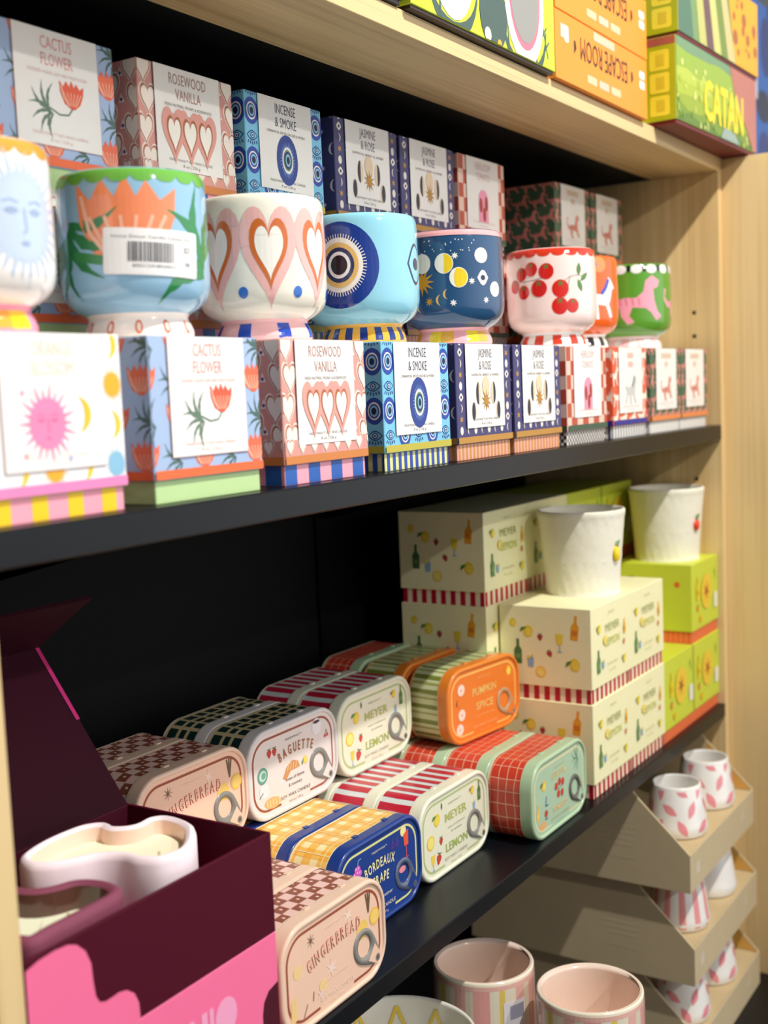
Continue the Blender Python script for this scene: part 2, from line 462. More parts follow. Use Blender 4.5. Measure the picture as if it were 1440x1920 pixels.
def upart(name, mb):
    o = mb.build(name, unit); o.matrix_parent_inverse = Matrix.Translation(-Vector(unit.location)); return o
mb = MB(); mb.box(XR, XR + .015, 0, YB + .02, -1.25, ZT0, WOOD_V, .0006); [mb.mesh([(XR - .0002, y + .003 * math.cos(k), z + .003 * math.sin(k)) for k in [i * PI / 5 for i in range(10)]], [tuple(range(10))], mat((60, 44, 26), 'matte')) for y in (.036,) for z in (-.137, -.169, .06, .092, -.55)]; upart('side_panel', mb)
mb = MB(); mb.box(XR + .0155, XR + .0335, -.26, .002, -1.25, ZT - .001, WOOD_V, .0006); upart('end_panel', mb)
mb = MB(); mb.box(XL - .018, XL, 0, YB + .02, -1.25, ZT0, WOOD_V, .0006); upart('side_panel', mb)
mb = MB(); mb.box(XL - .4, XL - .018, .0015, .0195, -1.25, ZT0, WOOD_V, .0006); upart('face_panel', mb)
mb = MB(); mb.box(-.3, XR + .018, 0, .095, ZT0, ZT, WOOD_H, .0006); upart('top_board', mb)
mb = MB(); mb.box(-.3, XR + .018, .095, YB + .02, ZT0 + .002, ZT, BLACKM); upart('top_panel', mb)
mb = MB(); mb.box(XL, XR, YB, YB + .018, -1.25, ZT0, BLACKM); upart('back_panel', mb)
for x in (1.098, .62):
    mb = MB(); mb.box(x, x + .016, YB - .004, YB, -1.25, ZT0, mat((3, 3, 4), 'black')); upart('upright_rail', mb)
    for z in (-.083, -.4705):
        mb = MB(); a = [(x + .006, YB - .004, z), (x + .006, YB - .004, z - .055), (x + .006, YB - .02, z - .055), (x + .006, .1, z - .012), (x + .006, .1, z)]
        b = [(p[0] + .004, p[1], p[2]) for p in a]; mb.loft([a, b], BLACKM, False, True, True); upart('shelf_bracket', mb)

# ------------------------------------------------------------------ candle boxes
BW, BD, BH, BASE = .106, .106, .103, .0145
LH = BH - BASE
def box_maps(w, d, z0):
    front = lambda u, v, o: (u, -o, z0 + v)
    left = lambda u, v, o: (-o, d - u, z0 + v)
    right = lambda u, v, o: (w + o, u, z0 + v)
    back = lambda u, v, o: (w - u, d + o, z0 + v)
    return front, left, right, back
def candle_box(name, label, loc, spec, w=BW, d=BD, h=BH, base=BASE, rz=0.0, group=None, icat='box'):
    t = thing(name, label, icat, loc, rz, group)
    lh = h - base; ins = .0018
    mb = MB(); mb.box(ins, w - ins, ins, d - ins, 0, base + .01, mat(spec['base']), .0005)
    g = spec['basefn'](w, base + .001)
    if g:
        f = box_maps(w - 2 * ins, d - 2 * ins, 0)
        for k, (fm, ww) in enumerate(zip(f, (w - 2 * ins, d - 2 * ins, d - 2 * ins, w - 2 * ins))):
            emit(mb, g, (lambda fm: lambda u, v, o: tuple(a + b for a, b in zip(fm(u, v, o), (ins, ins, 0))))(fm), (0.0005, 0.0005, ww - .0005, base + .0005))
    mb.build('base', t)
    mb = MB(); mb.box(0, w, 0, d, base, h, mat(spec['bg']), .0006)
    fr, le, ri, ba = box_maps(w, d, base)
    bh = spec.get('border_h', .0062)
    pat = spec['pat'](w, lh)
    side = spec['side'](d, lh) if 'side' in spec else pat
    e = .0006
    for fm, gg, ww in ((fr, pat, w), (le, side, d), (ri, side, d), (ba, pat, w)):
        emit(mb, gg, fm, (e, bh, ww - e, lh - e))
        b = G().rect(0, 0, ww, bh, spec['border'], 8); emit(mb, b, fm, (e, e, ww - e, lh))
    if 'top' in spec: emit(mb, G().rect(0, 0, w, d, spec['top'], 1), lambda u, v, o: (u, v, h + o), (e, e, w - e, d - e))
    lab = spec['label'](w, lh)
    if lab: emit(mb, lab, lambda u, v, o: (u, -o - .0009, base + v), (e, 0, w - e, lh - .0003))
    mb.build('lid', t)
    return t
def std_label(title, tcol, sub, icon, icon_k, line=None, plate=WHITE, iy=.34, isx=1.0, small=(120, 110, 105)):
    def fn(w, lh):
        g = G(); x0, x1 = w * .155, w * .845; y0 = lh * .155; y1 = lh
        if line: g.rect(x0 - .0004, y0 - .0004, x1 + .0004, y1, line, 1)
        g.rect(x0, y0, x1, y1, plate, 2)
        cx = w / 2; ph = y1 - y0
        n = len(title)
        for i, s_ in enumerate(title):
            mw = (x1 - x0) * .78
            T, a, b = text_tris(s_, 0.0); size = ph * .15; wd = min(mw, (b - a) * size * .64)
            g.text(s_, cx, y1 - ph * (.165 + .145 * i), size, tcol, 3, width=wd)
        if sub: g.text(sub, cx, y1 - ph * (.17 + .14 * n) + ph * .065, ph * .042, small, 3, width=(x1 - x0) * .72)
        g.add(icon, cx, y0 + ph * iy, icon_k, 0, isx, dL=3)
        g.text('PADDYWAX\u2122 SOY WAX CANDLE', cx, y0 + ph * .085, ph * .038, small, 3, width=(x1 - x0) * .66)
        g.text('8 oz | 226 g', cx, y0 + ph * .035, ph * .04, small, 3, width=(x1 - x0) * .26)
        return g
    return fn
def stripes(a, wd, gap=None, off=0.0, pair=None):
    gap = gap or wd
    def fn(w, h):
        g = G(); x = off; k = 0
        while x < w: g.rect(x, -.001, x + wd, h + .01, a, 1); x += wd + gap
        return g
    return fn
ORG = (242, 114, 78)
def pat_cactus(w, h):
    fl = g_flower((240, 112, 78), (255, 190, 160), (255, 200, 175)); sp = g_spray((78, 108, 100), 7)
    return tiled(w, h, (.0262, .0235), lambda i, j: (fl if (i + j) % 2 == 0 else sp, (.004 if j % 2 else 0), 0, .0225 if (i + j) % 2 == 0 else .03, 0), -.0055, .0145)
def pat_rose(w, h):
    g = G(); hr = g_heart([(255, 240, 228), (186, 112, 84), (250, 238, 226)], [.9, .8, .68])
    for col in range(-1, 5):
        x = .006 + col * .0235
        for row in range(6): g.add(hr, x + (.0 if row % 2 else .004), .018 + row * .0215 + (.009 if col % 2 else 0), .025, 0, .82)
        for row in range(5):
            y = .014 + row * .0185 + (.008 if col % 2 else 0); xx = x + .0135
            g.poly([(xx - .003, y), (xx + .003, y), (xx, y + .007)], (252, 235, 228), 1); g.circ(xx, y + .0022, .0013, (60, 70, 130), 2, n=8)
    for k in range(8): g.rect(k * .0145 - .001, 0, k * .0145 + .0135, .0175, (226, 158, 148), 5); g.add(hr, .006 + k * .0145, .0125, .0135, 0, .85, dL=5)
    return g
def pat_incense(w, h):
    d = g_disc_eye((34, 72, 170), (140, 200, 226)); e = g_small_eye((24, 66, 140), (120, 200, 232), (24, 66, 140))
    g = G()
    for col in range(5):
        for row in range(5):
            x = .0085 + col * .0222; y = .0145 + row * .0195
            if (row + col) % 2: g.add(d, x, y, .0215, 0, .85)
            else: g.add(e, x, y, .0165)
    return g
def pat_jas(w, h):
    g = G(); cr = (244, 236, 226); au = (196, 150, 70)
    for col in range(8):
        x = .008 + col * .0128
        for row in range(9):
            y = .012 + row * .0098; k = (row + col * 2) % 4
            if k == 0: g.circ(x, y, .0028, cr, 1, .0038, n=12)
            elif k == 1: g.star(x, y, .0038, .0014, 6, au, 1)
            elif k == 2: g.crescent(x, y, .0038, cr, 1, PI * (col % 2), .4)
            else: g.poly([(x + p[0] * .008, y + p[1] * .009) for p in almond(1, .8)], cr, 1); g.circ(x, y, .0015, (50, 50, 90), 2, n=8)
    return g
def pat_jas_side(w, h):
    g = G(); cr = (225, 222, 220)
    for col in range(5):
        for row in range(6):
            x = .009 + col * .021 + (.01 if row % 2 else 0); y = .012 + row * .016
            if (row + col) % 2: g.crescent(x, y, .0055, cr, 1, PI, .4)
            else: g.star(x, y, .0026, .001, 6, cr, 1)
    return g
def pat_heir(w, h):
    g = G(); g.rect(0, 0, w, h, (246, 208, 192), 1); s = .0146
    for i in range(8):
        for j in range(7):
            if (i + j) % 2: g.rect(i * s - .004, j * s, i * s - .004 + s, j * s + s, (196, 84, 62), 2)
    return g
def pat_clay(w, h):
    hs = g_horse((250, 238, 222), (240, 170, 150)); g = G()
    return tiled(w, h, (.028, .024), lambda i, j: (hs, .01 * (j % 2), 0, .026, .2 * (i % 3)), .004, .008)
def pat_tiger(w, h):
    tg = g_tiger((226, 148, 138), (150, 80, 80))
    return tiled(w, h, (.024, .02), lambda i, j: (tg, .012 * (j % 2), 0, .0215, 0), .0, .008)
def pat_orange(w, h):
    s1 = [g_sun((255, 140, 190)), g_sun((140, 195, 225)), g_sun((250, 180, 40))]
    def f(i, j):
        if (i + j) % 2: return (G().crescent(0, 0, .38, (244, 206, 40), 1, 0, .45), 0, 0, .022, 0)
        return (s1[(i + j // 2) % 3], 0, 0, .021, 0)
    return tiled(w, h, (.0235, .023), f, .004, .0135)
def check_base(a, s):
    def fn(w, h):
        g = G(); i = 0
        while i * s < w:
            for j in range(5):
                if (i + j) % 2: g.rect(i * s, j * s, i * s + s, j * s + s, a, 1)
            i += 1
        return g
    return fn
ic_cactus = G(); ic_cactus.add(g_flower((238, 96, 64), (255, 190, 160), (255, 205, 180)), .27, .22, .5); ic_cactus.add(g_spray((104, 132, 112), 7), -.27, .02, .78, .0)
ic_cactus.line([(-.2, -.02), (0, -.1), (.18, -.08), (.27, .03)], .025, (104, 132, 112), 1); ic_cactus.line([(-.2, -.02), (-.26, -.3)], .03, (104, 132, 112), 1)
ic_rose = G()
ic_rose.rect(-.42, .1, .42, .3, (232, 164, 152), 1)
for k in (-1, 0, 1):
    for c, a, b, L in (((232, 164, 152), .50, .72, 2), ((180, 104, 60), .31, .50, 3), ((255, 250, 240), .255, .415, 4)):
        ic_rose.poly([(k * .34 + p[0] * a, p[1] * b) for p in heart_pts()], c, L)
ic_inc = G().circ(0, 0, .33, (38, 66, 150), 1, .47); ic_inc.star(0, 0, .36, .24, 30, (110, 140, 205), 2, sx=.68); ic_inc.circ(0, 0, .17, WHITE, 3, .25); ic_inc.circ(0, 0, .14, (120, 150, 110), 4, .2); ic_inc.circ(0, 0, .115, (30, 50, 120), 5, .165); ic_inc.circ(0, 0, .08, (140, 200, 226), 6, .12); ic_inc.circ(0, 0, .05, (10, 20, 60), 7, .07)
ic_heir = G().rect(-.26, -.42, .26, .12, (250, 160, 190), 1); ic_heir.circ(0, .12, .26, (250, 160, 190), 1, .28)
for (x, y) in ((-.15, .0), (.15, .06), (.03, -.22)): ic_heir.circ(x, y, .085, (170, 60, 50), 2, .19, n=14)
ic_orange = G().add(g_sun((255, 140, 185), (235, 110, 160)), -.12, 0, .85); ic_orange.crescent(.4, .08, .2, (240, 200, 30), 1, 0, .45)
for (x, y, c) in ((-.45, .34, (255, 170, 200)), (-.45, -.34, (255, 170, 170)), (.18, -.4, (190, 190, 225)), (.12, .02, (250, 235, 160))): ic_orange.circ(x, y, .03, c, 1, n=8)
SP = {
 'cactus': dict(bg=(170, 194, 230), border=(243, 112, 60), base=(190, 222, 156), basefn=lambda w, h: None, pat=pat_cactus, top=WHITE,
    label=std_label(['CACTUS', 'FLOWER'], (232, 150, 142), 'CRUSHED AGAVE LEAF AND PALM SUGAR', ic_cactus, .043, (235, 190, 185), small=(226, 186, 180))),
 'rose': dict(bg=(226, 158, 148), border=(214, 132, 66), base=(246, 168, 186), basefn=stripes((38, 96, 182), .0142, .0142, .0), pat=pat_rose, top=WHITE,
    label=std_label(['ROSEWOOD', 'VANILLA'], (176, 128, 120), 'FRESH NUTMEG, PEONY & ROSEWOOD', ic_rose, .052, (140, 90, 90))),
 'incense': dict(bg=(126, 202, 236), border=(196, 184, 66), base=(226, 228, 150), basefn=stripes((44, 78, 178), .0044, .0044, .003), pat=pat_incense, top=WHITE,
    label=std_label(['INCENSE', '& SMOKE'], (64, 66, 100), 'CINNAMON, SPICED ORCHID & MYRRH', ic_inc, .044)),
 'jasmine': dict(bg=(66, 64, 116), border=(192, 140, 60), base=(250, 176, 164), basefn=stripes((206, 146, 72), .0034, .0034, .002), pat=pat_jas, side=pat_jas_side, top=WHITE,
    label=std_label(['JASMINE', '& ROSE'], (110, 106, 118), 'SAFFRON, BERRY & AMBER', g_moons(), .053)),
 'heirloom': dict(bg=(246, 208, 192), border=(60, 92, 72), base=(246, 240, 234), basefn=check_base((44, 48, 48), .0034), pat=pat_heir, top=WHITE,
    label=std_label(['HEIRLOOM', 'TOMATO'], (222, 184, 184), None, ic_heir, .042, small=(228, 206, 206))),
 'horse': dict(bg=(236, 100, 64), border=(40, 44, 150), base=(60, 70, 120), basefn=stripes((244, 242, 232), .0052, .003, .001), pat=pat_clay, top=WHITE,
    label=std_label([], (226, 180, 170), None, g_horse((206, 208, 206), (120, 120, 124)), .036, small=(228, 206, 206))),
 'tiger': dict(bg=(72, 108, 84), border=(236, 142, 84), base=(248, 246, 242), basefn=stripes((196, 194, 190), .0018, .0036, .001), pat=pat_tiger, top=WHITE,
    label=std_label([], (236, 200, 170), None, g_tiger((226, 150, 136), (180, 100, 90)), .034, small=(228, 206, 206))),
 'orange': dict(bg=(250, 248, 246), border=(250, 140, 196), base=(252, 168, 186), basefn=stripes((250, 208, 20), .0115, .0145, .0065), pat=pat_orange, top=WHITE,
    label=std_label(['ORANGE', 'BLOSSOM'], (240, 220, 196), None, ic_orange, .05, (246, 222, 234), small=(244, 232, 226))),
}
# soft two-line lettering on the two far boxes is too small to read: short pale strokes
def faint_lines(fn, col, sizes):
    def f(w, lh):
        g = fn(w, lh)
        for i, k in enumerate(sizes):
            y = lh - lh * (.14 + .115 * i)
            n = int(k * 10)
            for q in range(n): g.rect(w / 2 - k * .02 + q * .004, y, w / 2 - k * .02 + q * .004 + .0024, y + .0065, col, 4)
        return g
    return f
SP['horse']['label'] = faint_lines(SP['horse']['label'], (238, 190, 178), (.5, .4))
SP['tiger']['label'] = faint_lines(SP['tiger']['label'], (238, 208, 176), (.9, .3))
DESC = {'cactus': 'blue cactus flower candle box with orange tulips', 'rose': 'pink heart-patterned rosewood vanilla candle box', 'incense': 'light blue evil-eye incense candle box',
        'jasmine': 'navy moon-and-star jasmine candle box', 'heirloom': 'red and cream checkered tomato candle box', 'horse': 'orange candle box with pale horses',
        'tiger': 'green candle box with pink tigers', 'orange': 'white orange blossom candle box with pink sun'}
PROTO = {}
def put_box(kind, x, y, z, label, group, rz=0.0):
    if kind not in PROTO:
        PROTO[kind] = candle_box('candle_box', label, (x, y, z), SP[kind], rz=rz, group=group); return PROTO[kind]
    return dup(PROTO[kind], (x, y, z), rz, label, group)
ZS1 = -.0625; FY = .012
front_row = [('orange', .4125, 'leftmost in the front row'), ('cactus', .5418, 'in the front row'), ('rose', .6725, 'in the front row'), ('incense', .8035, 'in the front row'),
             ('jasmine', .9222, 'in the front row, nearer of two alike'), ('jasmine', 1.0350, 'in the front row, farther of two alike'), ('heirloom', 1.1570, 'in the front row'),
             ('horse', 1.2830, 'in the front row'), ('tiger', 1.4040, 'in the front row, nearer of two alike'), ('tiger', 1.5140, 'in the front row beside the oak side panel')]
for k, x, pl in front_row:
    put_box(k, x, FY, ZS1, DESC[k] + ' ' + pl, 'front row of candle boxes')
back_cols = [('cactus', .531, 'farthest left stack'), ('rose', .6605, 'stack behind the blue tulip cup'), ('incense', .782, 'stack behind the heart cup'), ('jasmine', .9075, 'stack behind the evil-eye cup'),
             ('jasmine', 1.019, 'stack behind the moon cup'), ('heirloom', 1.1345, 'stack left of the tiger stacks'), ('tiger', 1.376, 'left stack of the two tiger stacks'), ('tiger', 1.4875, 'right stack of the two tiger stacks')]
for k, x, pl in back_cols:
    for lv, nm in enumerate(('bottom', 'middle', 'top')):
        put_box(k, x, .1185, ZS1 + lv * BH, '%s, %s of the %s' % (DESC[k], nm, pl), 'stacked candle boxes in the back row')

# ------------------------------------------------------------------ painted footed cups
CUP = [(.0, .012), (.030, .012), (.0345, .0), (.036, .004), (.0345, .009), (.0322, .0135), (.0335, .0165), (.0395, .0198), (.0445, .0245), (.0472, .031), (.0482, .040), (.0483, .06), (.048, .08), (.0478, .093), (.047, .1005), (.0452, .1038), (.0438, .1036), (.043, .1), (.044, .085), (.0445, .05), (.040, .032), (.0, .026)]
OUT = [(z, r) for r, z in CUP[2:15]]
def cup_r(z):
    z = max(0, z)
    for (z0, r0), (z1, r1) in zip(OUT[:-1], OUT[1:]):
        if z <= z1: return r0 + (r1 - r0) * (z - z0) / (z1 - z0)
    return OUT[-1][1]
def smooth_prof(P, sharp=(), sub=3):
    out = []
    for i in range(len(P) - 1):
        p0 = P[max(0, i - 1)]; p1 = P[i]; p2 = P[i + 1]; p3 = P[min(len(P) - 1, i + 2)]
        for k in range(sub):
            t = k / sub
            out.append(tuple(.5 * (2 * p1[a] + (p2[a] - p0[a]) * t + (2 * p0[a] - 5 * p1[a] + 4 * p2[a] - p3[a]) * t * t + (-p0[a] + 3 * p1[a] - 3 * p2[a] + p3[a]) * t ** 3) for a in (0, 1)))
    out.append(P[-1]); return out
SP_OUT = smooth_prof(CUP[2:17])
def outer_r(z):
    best = cup_r(z)
    for (r0, z0), (r1, z1) in zip(SP_OUT[:-1], SP_OUT[1:]):
        if z0 <= z <= z1 and z1 > z0: return max(r0 + (r1 - r0) * (z - z0) / (z1 - z0), 0)
    return best
def cup(label, x, y, col, art, foot_art, footcol, rimcol=None, turn=0.0, extra=None):
    z0 = ZS1 + BH
    t = thing('ceramic_candle_cup', label, 'cup', (x, y, z0), 0, 'painted ceramic candle cups on the front boxes')
    face = math.atan2(-.5 - y, 0 - x) + turn
    def fm(u, v, o):
        a = face + u / .048; r = outer_r(v) + o + .00006
        return (r * math.cos(a), r * math.sin(a), v)
    mb = MB(); mb.lathe(smooth_prof(CUP[6:], sub=3), mat(col, 'gloss'), n=96)
    if rimcol:
        g = G(); n = 20; U = 2 * PI * .048
        for k in range(n):
            u = k * U / n; g.rect(u, .0985, u + U / n, .1034, rimcol, 1); g.circ(u + U / n / 2, .0985, U / n / 2 * .92, rimcol, 1, .0035, n=12)
        emit(mb, g, fm, band=.004, vband=.002, fin='gloss', smooth=True)
    emit(mb, art, fm, band=.004, vband=.008, fin='gloss', smooth=True)
    mb.build('body', t)
    mb = MB(); mb.lathe(smooth_prof(CUP[:7], sub=3), mat(footcol, 'gloss'), n=96)
    if foot_art: emit(mb, foot_art, fm, rect=(-.2, .0005, .2, .0135), band=.004, vband=.0022, fin='gloss', smooth=True)
    mb.build('foot', t)
    mb = MB(); mb.lathe([(.0438, .08), (.0, .0805)], mat((250, 244, 226), 'matte'), n=48); mb.tube([(0, 0, .0795), (.001, 0, .092)], .0009, mat((240, 236, 220), 'matte'), 6)
    mb.build('wax', t)
    if extra: extra(t, fm)
    return t
def band_stripes(cols, wd):
    g = G(); n = int(round(2 * PI * .048 / wd))
    wd = 2 * PI * .048 / n
    for k in range(n):
        c = cols[k % len(cols)]
        if c: g.rect(-.151 + k * wd, 0, -.151 + (k + 1) * wd, .0135, c, 1)
    return g
# sun cup
a = G().add(g_sun((196, 214, 240), (158, 178, 212), 30), .033, .062, .074)
cup('white painted cup with pale blue sun face and orange rim, leftmost cup', .457, .064, (250, 248, 246), a, band_stripes([(252, 200, 20), (252, 150, 180), (250, 170, 60)], .02), (252, 150, 180), (250, 165, 60))
# tulip cup
a = G().add(g_flower((250, 146, 100), (255, 190, 160), (255, 200, 170)), -.004, .068, .066)
a.add(g_spray((50, 130, 80), 7, 1.5), -.052, .056, .075, 1.9); a.add(g_spray((50, 140, 80), 6, 1.5), .055, .058, .085, -1.0); a.line([(-.042, .052), (-.02, .048), (-.004, .05)], .006, (60, 140, 80), 1)
f = G()
for k in range(12): f.circ(-.15 + k * .025, .0075, .0032, (226, 100, 60), 2, .0045, n=14); f.circ(-.15 + k * .025, .0075, .0019, (250, 226, 210), 3, .003, n=10)
f.rect(-.151, .0, .151, .0022, (240, 140, 100), 1)
def sticker(t, fm):
    mb = MB(); g = G(); cx, cy = .012, .052; wd, hh = .062, .0285; rot = -.05
    g0 = G().rrect(-wd / 2, -hh / 2, wd / 2, hh / 2, .0015, (248, 248, 248), 6)
    rnd = random.Random(3); x = -.016
    while x < .013:
        b = rnd.choice((.0004, .0007, .001)); g0.rect(x, -.006, x + b, .006, (90, 90, 96), 7); x += b + rnd.choice((.0005, .0008))
    g0.text('Home Decor Candle Cactus F22', 0, .0082, .0026, (120, 120, 124), 7, width=.052)
    g0.text('400212418020011', 0, -.0095, .0028, (120, 120, 124), 7, width=.027); g0.text('$27', .0225, .001, .005, (120, 120, 124), 7, width=.005); g0.text('08', .0225, -.0075, .004, (120, 120, 124), 7, width=.004)
    g.add(g0, cx, cy, 1, rot)
    emit(mb, g, fm, band=.004, vband=.02, smooth=True)
    o = mb.build('price_sticker', t); o['label'] = 'white barcode sticker'
cup('light blue painted cup with orange tulip, green leaves and barcode sticker', .5905, .064, (150, 196, 226), a, f, (250, 238, 230), (112, 184, 74), extra=sticker)
# heart cup
a = G()
for k in range(-4, 5):
    u = .006 + k * .0405
    if abs(u) > .15: continue
    a.poly([(u + p[0] * .042, .06 + p[1] * .066) for p in heart_pts()], (246, 190, 184), 1)
    a.poly([(u + p[0] * .028, .062 + p[1] * .046) for p in heart_pts()], (214, 112, 48), 2)
    a.poly([(u + p[0] * .0205, .0625 + p[1] * .0345) for p in heart_pts()], (252, 248, 238), 3)
    a.circ(u + .0205, .0345, .0036, (36, 112, 206), 2, .0042, n=14)
cup('cream painted cup with orange and pink hearts and blue dots', .7255, .065, (248, 244, 228), a, band_stripes([(30, 70, 180), (248, 190, 192), (248, 190, 192)], .0135), (248, 190, 192))
# evil-eye cup
a = G(); cu = -.0178; cv = .063
a.circ(cu, cv, .0325, (30, 62, 150), 1, .0345, n=40)
for k in range(60):
    an = 2 * PI * k / 60; a.line([(cu + .0185 * math.cos(an), cv + .0205 * math.sin(an)), (cu + .0225 * math.cos(an), cv + .025 * math.sin(an))], .0007, (245, 245, 240), 2)
for r, c, L in ((.0195, (250, 248, 240), 3), (.016, (236, 196, 116), 4), (.0125, (30, 50, 100), 5), (.0095, (250, 250, 250), 6), (.007, (12, 18, 40), 7)): a.circ(cu, cv, r, c, L, r * 1.12, n=36)
for L, k, c in ((1, 1.0, (34, 60, 110)), (2, .86, (150, 216, 236))): a.poly([(.056 + p[0] * k, .064 + p[1] * k) for p in almond(.026, .034)], c, L)
a.circ(.056, .064, .005, (34, 60, 110), 3)
cup('sky blue painted cup with big navy evil eye', .8595, .064, (150, 216, 238), a, band_stripes([(236, 176, 60), (30, 52, 130)], .0085), (236, 176, 60))
# moon cup
a = G(); cr = (250, 246, 230); yl = (250, 214, 40); gd = (220, 160, 40)
a.star(-.0215, .058, .013, .0055, 12, gd, 1); a.circ(-.0205, .0745, .0085, cr, 2, .009)
for (u, v, ph) in ((.0005, .0735, 0), (.0135, .0605, 1)):
    a.circ(u, v, .0085, cr, 2, .0092)
    a.poly([(u + (.0 if ph == 0 else -.002), v - .0085)] + [(u + .0078 * math.sin(PI * i / 10), v - .0085 * math.cos(PI * i / 10)) for i in range(1, 10)] + [(u + (.0 if ph == 0 else -.002), v + .0085)] + ([(u - .004, v + .003), (u - .004, v - .003)] if ph else []), yl, 3)
for (u, v) in ((-.0145, .04), (-.038, .038)): a.star(u, v, .0045, .0016, 8, gd, 1)
for (u, v) in ((.0105, .08), (.0255, .057), (.008, .038), (-.033, .05), (.04, .04)): a.star(u, v, .0034, .0016, 7, WHITE, 1)
for (u, v, r_) in ((-.005, .041, .0042), (.0015, .046, .0038), (-.026, .036, .004)): a.crescent(u, v, r_ * 1.2, (240, 190, 90), 1, PI, .4)
a.poly([(.037 + p[0], .06 + p[1]) for p in almond(.012, .014)], WHITE, 1); a.circ(.037, .06, .0025, (20, 40, 80), 2); a.circ(.036, .08, .007, WHITE, 1); a.circ(.052, .05, .007, WHITE, 1)
rnd = random.Random(5)
for k in range(26): a.circ(rnd.uniform(-.03, .03), rnd.uniform(.083, .095), .0006, WHITE, 1, n=6)
g = G().rect(-.151, .0985, .151, .1034, (246, 178, 180), 2)
a.add(g)
a = G().add(a, -.0075, 0)
cup('navy painted cup with moons, stars and pink rim', 1.0085, .060, (40, 82, 124), a, band_stripes([(250, 178, 186), (250, 220, 50), (240, 180, 70)], .017), (250, 178, 186))
# tomato cup
a = G(); rd = (214, 34, 26)
for (u, v, r_) in ((-.034, .078, .006), (-.0215, .0825, .0062), (-.005, .0795, .007), (-.013, .062, .0075), (-.031, .059, .0062), (.0095, .061, .0078), (.0085, .043, .0075), (.0225, .043, .0062), (-.044, .066, .006)):
    r_ *= 1.14; a.circ(u, v, r_, rd, 2, r_ * 1.05, n=20); a.star(u, v + r_ * .6, r_ * .5, r_ * .15, 5, (90, 130, 60), 3)
a.line([(-.045, .071), (-.03, .07), (-.018, .071), (-.006, .074)], .0007, (130, 130, 110), 1); a.line([(.0095, .066), (.02, .073), (.03, .075), (.04, .072)], .0007, (130, 130, 110), 1); a.line([(.012, .05), (.016, .056), (.02, .073)], .0007, (130, 130, 110), 1)
for (u, v, rt) in ((.031, .081, 1.5), (.038, .073, .7), (.032, .064, -1.2)): a.poly([(u + (p[0] * math.cos(rt) - p[1] * math.sin(rt)), v + (p[0] * math.sin(rt) + p[1] * math.cos(rt))) for p in almond(.014, .0055)], (80, 134, 60), 2)
cup('pale pink painted cup with red tomatoes and red rim', 1.2225, .056, (252, 226, 220), a, band_stripes([WHITE, (224, 62, 40)], .0135), WHITE, (220, 58, 34))
# horse cup
a = G(); a.add(g_horse((246, 244, 246), (60, 80, 190)), .026, .055, .05); a.add(g_horse((246, 244, 246), (60, 80, 190)), -.03, .055, .05); a.circ(.014, .092, .011, (30, 110, 200), 1); a.circ(.028, .094, .009, (250, 150, 90), 1)
cup('orange painted cup with white horses, half hidden by tomato cup', 1.3265, .072, (240, 104, 36), a, band_stripes([WHITE, (30, 34, 36)], .011), WHITE)
# tiger cup
a = G(); a.add(g_tiger((244, 166, 184), (214, 120, 150)), .004, .06, .064); a.add(g_tiger((244, 166, 184), (214, 120, 150)), -.06, .058, .052); a.add(g_tiger((244, 166, 184), (214, 120, 150)), .075, .058, .052)
for k in range(16): a.circ(-.15 + k * .0195, .0975, .0075, WHITE, 1, .0055, n=14); a.circ(-.14 + k * .0195, .0985, .0028, (20, 24, 24), 2, .0045, n=10)
cup('green painted cup with pink tiger and checkered rim, rightmost cup', 1.474, .060, (94, 158, 50), a, band_stripes([(248, 200, 204), (252, 240, 240)], .013), (250, 220, 222))

# ------------------------------------------------------------------ candle tins
TW, TH, TD, TR = .136, .081, .0508, .027
LIDD = .0125
def rr3(w, h, r, ins, y, n=8):
    return [(p[0], y, p[1]) for p in rr_pts(TW / 2, TH / 2, w - 2 * ins, h - 2 * ins, max(.002, r - ins), n)]
def per(s, w, h, r):
    """perimeter walk from the middle of the left side, up and over; returns x, z, nx, nz"""
    seg = [('l', (h - 2 * r) / 2), ('c', PI * r / 2, PI), ('t', w - 2 * r), ('c', PI * r / 2, PI / 2), ('r', h - 2 * r), ('c', PI * r / 2, 0.0), ('b', w - 2 * r), ('c', PI * r / 2, -PI / 2), ('l2', (h - 2 * r) / 2)]
    tot = sum(q[1] for q in seg); s %= tot
    cen = {1: (r, h - r), 3: (w - r, h - r), 5: (w - r, r), 7: (r, r)}
    for i, q in enumerate(seg):
        if s <= q[1] or i == len(seg) - 1:
            if q[0] == 'c':
                a = q[2] - s / r; cx, cz = cen[i]; return cx + r * math.cos(a), cz + r * math.sin(a), math.cos(a), math.sin(a)
            if q[0] == 'l': return 0, h / 2 + s, -1, 0
            if q[0] == 't': return r + s, h, 0, 1
            if q[0] == 'r': return w, h - r - s, 1, 0
            if q[0] == 'b': return w - r - s, 0, 0, -1
            return 0, r + s, -1, 0
        s -= q[1]
PER = 2 * (TW - 2 * TR) + 2 * (TH - 2 * TR) + 2 * PI * TR
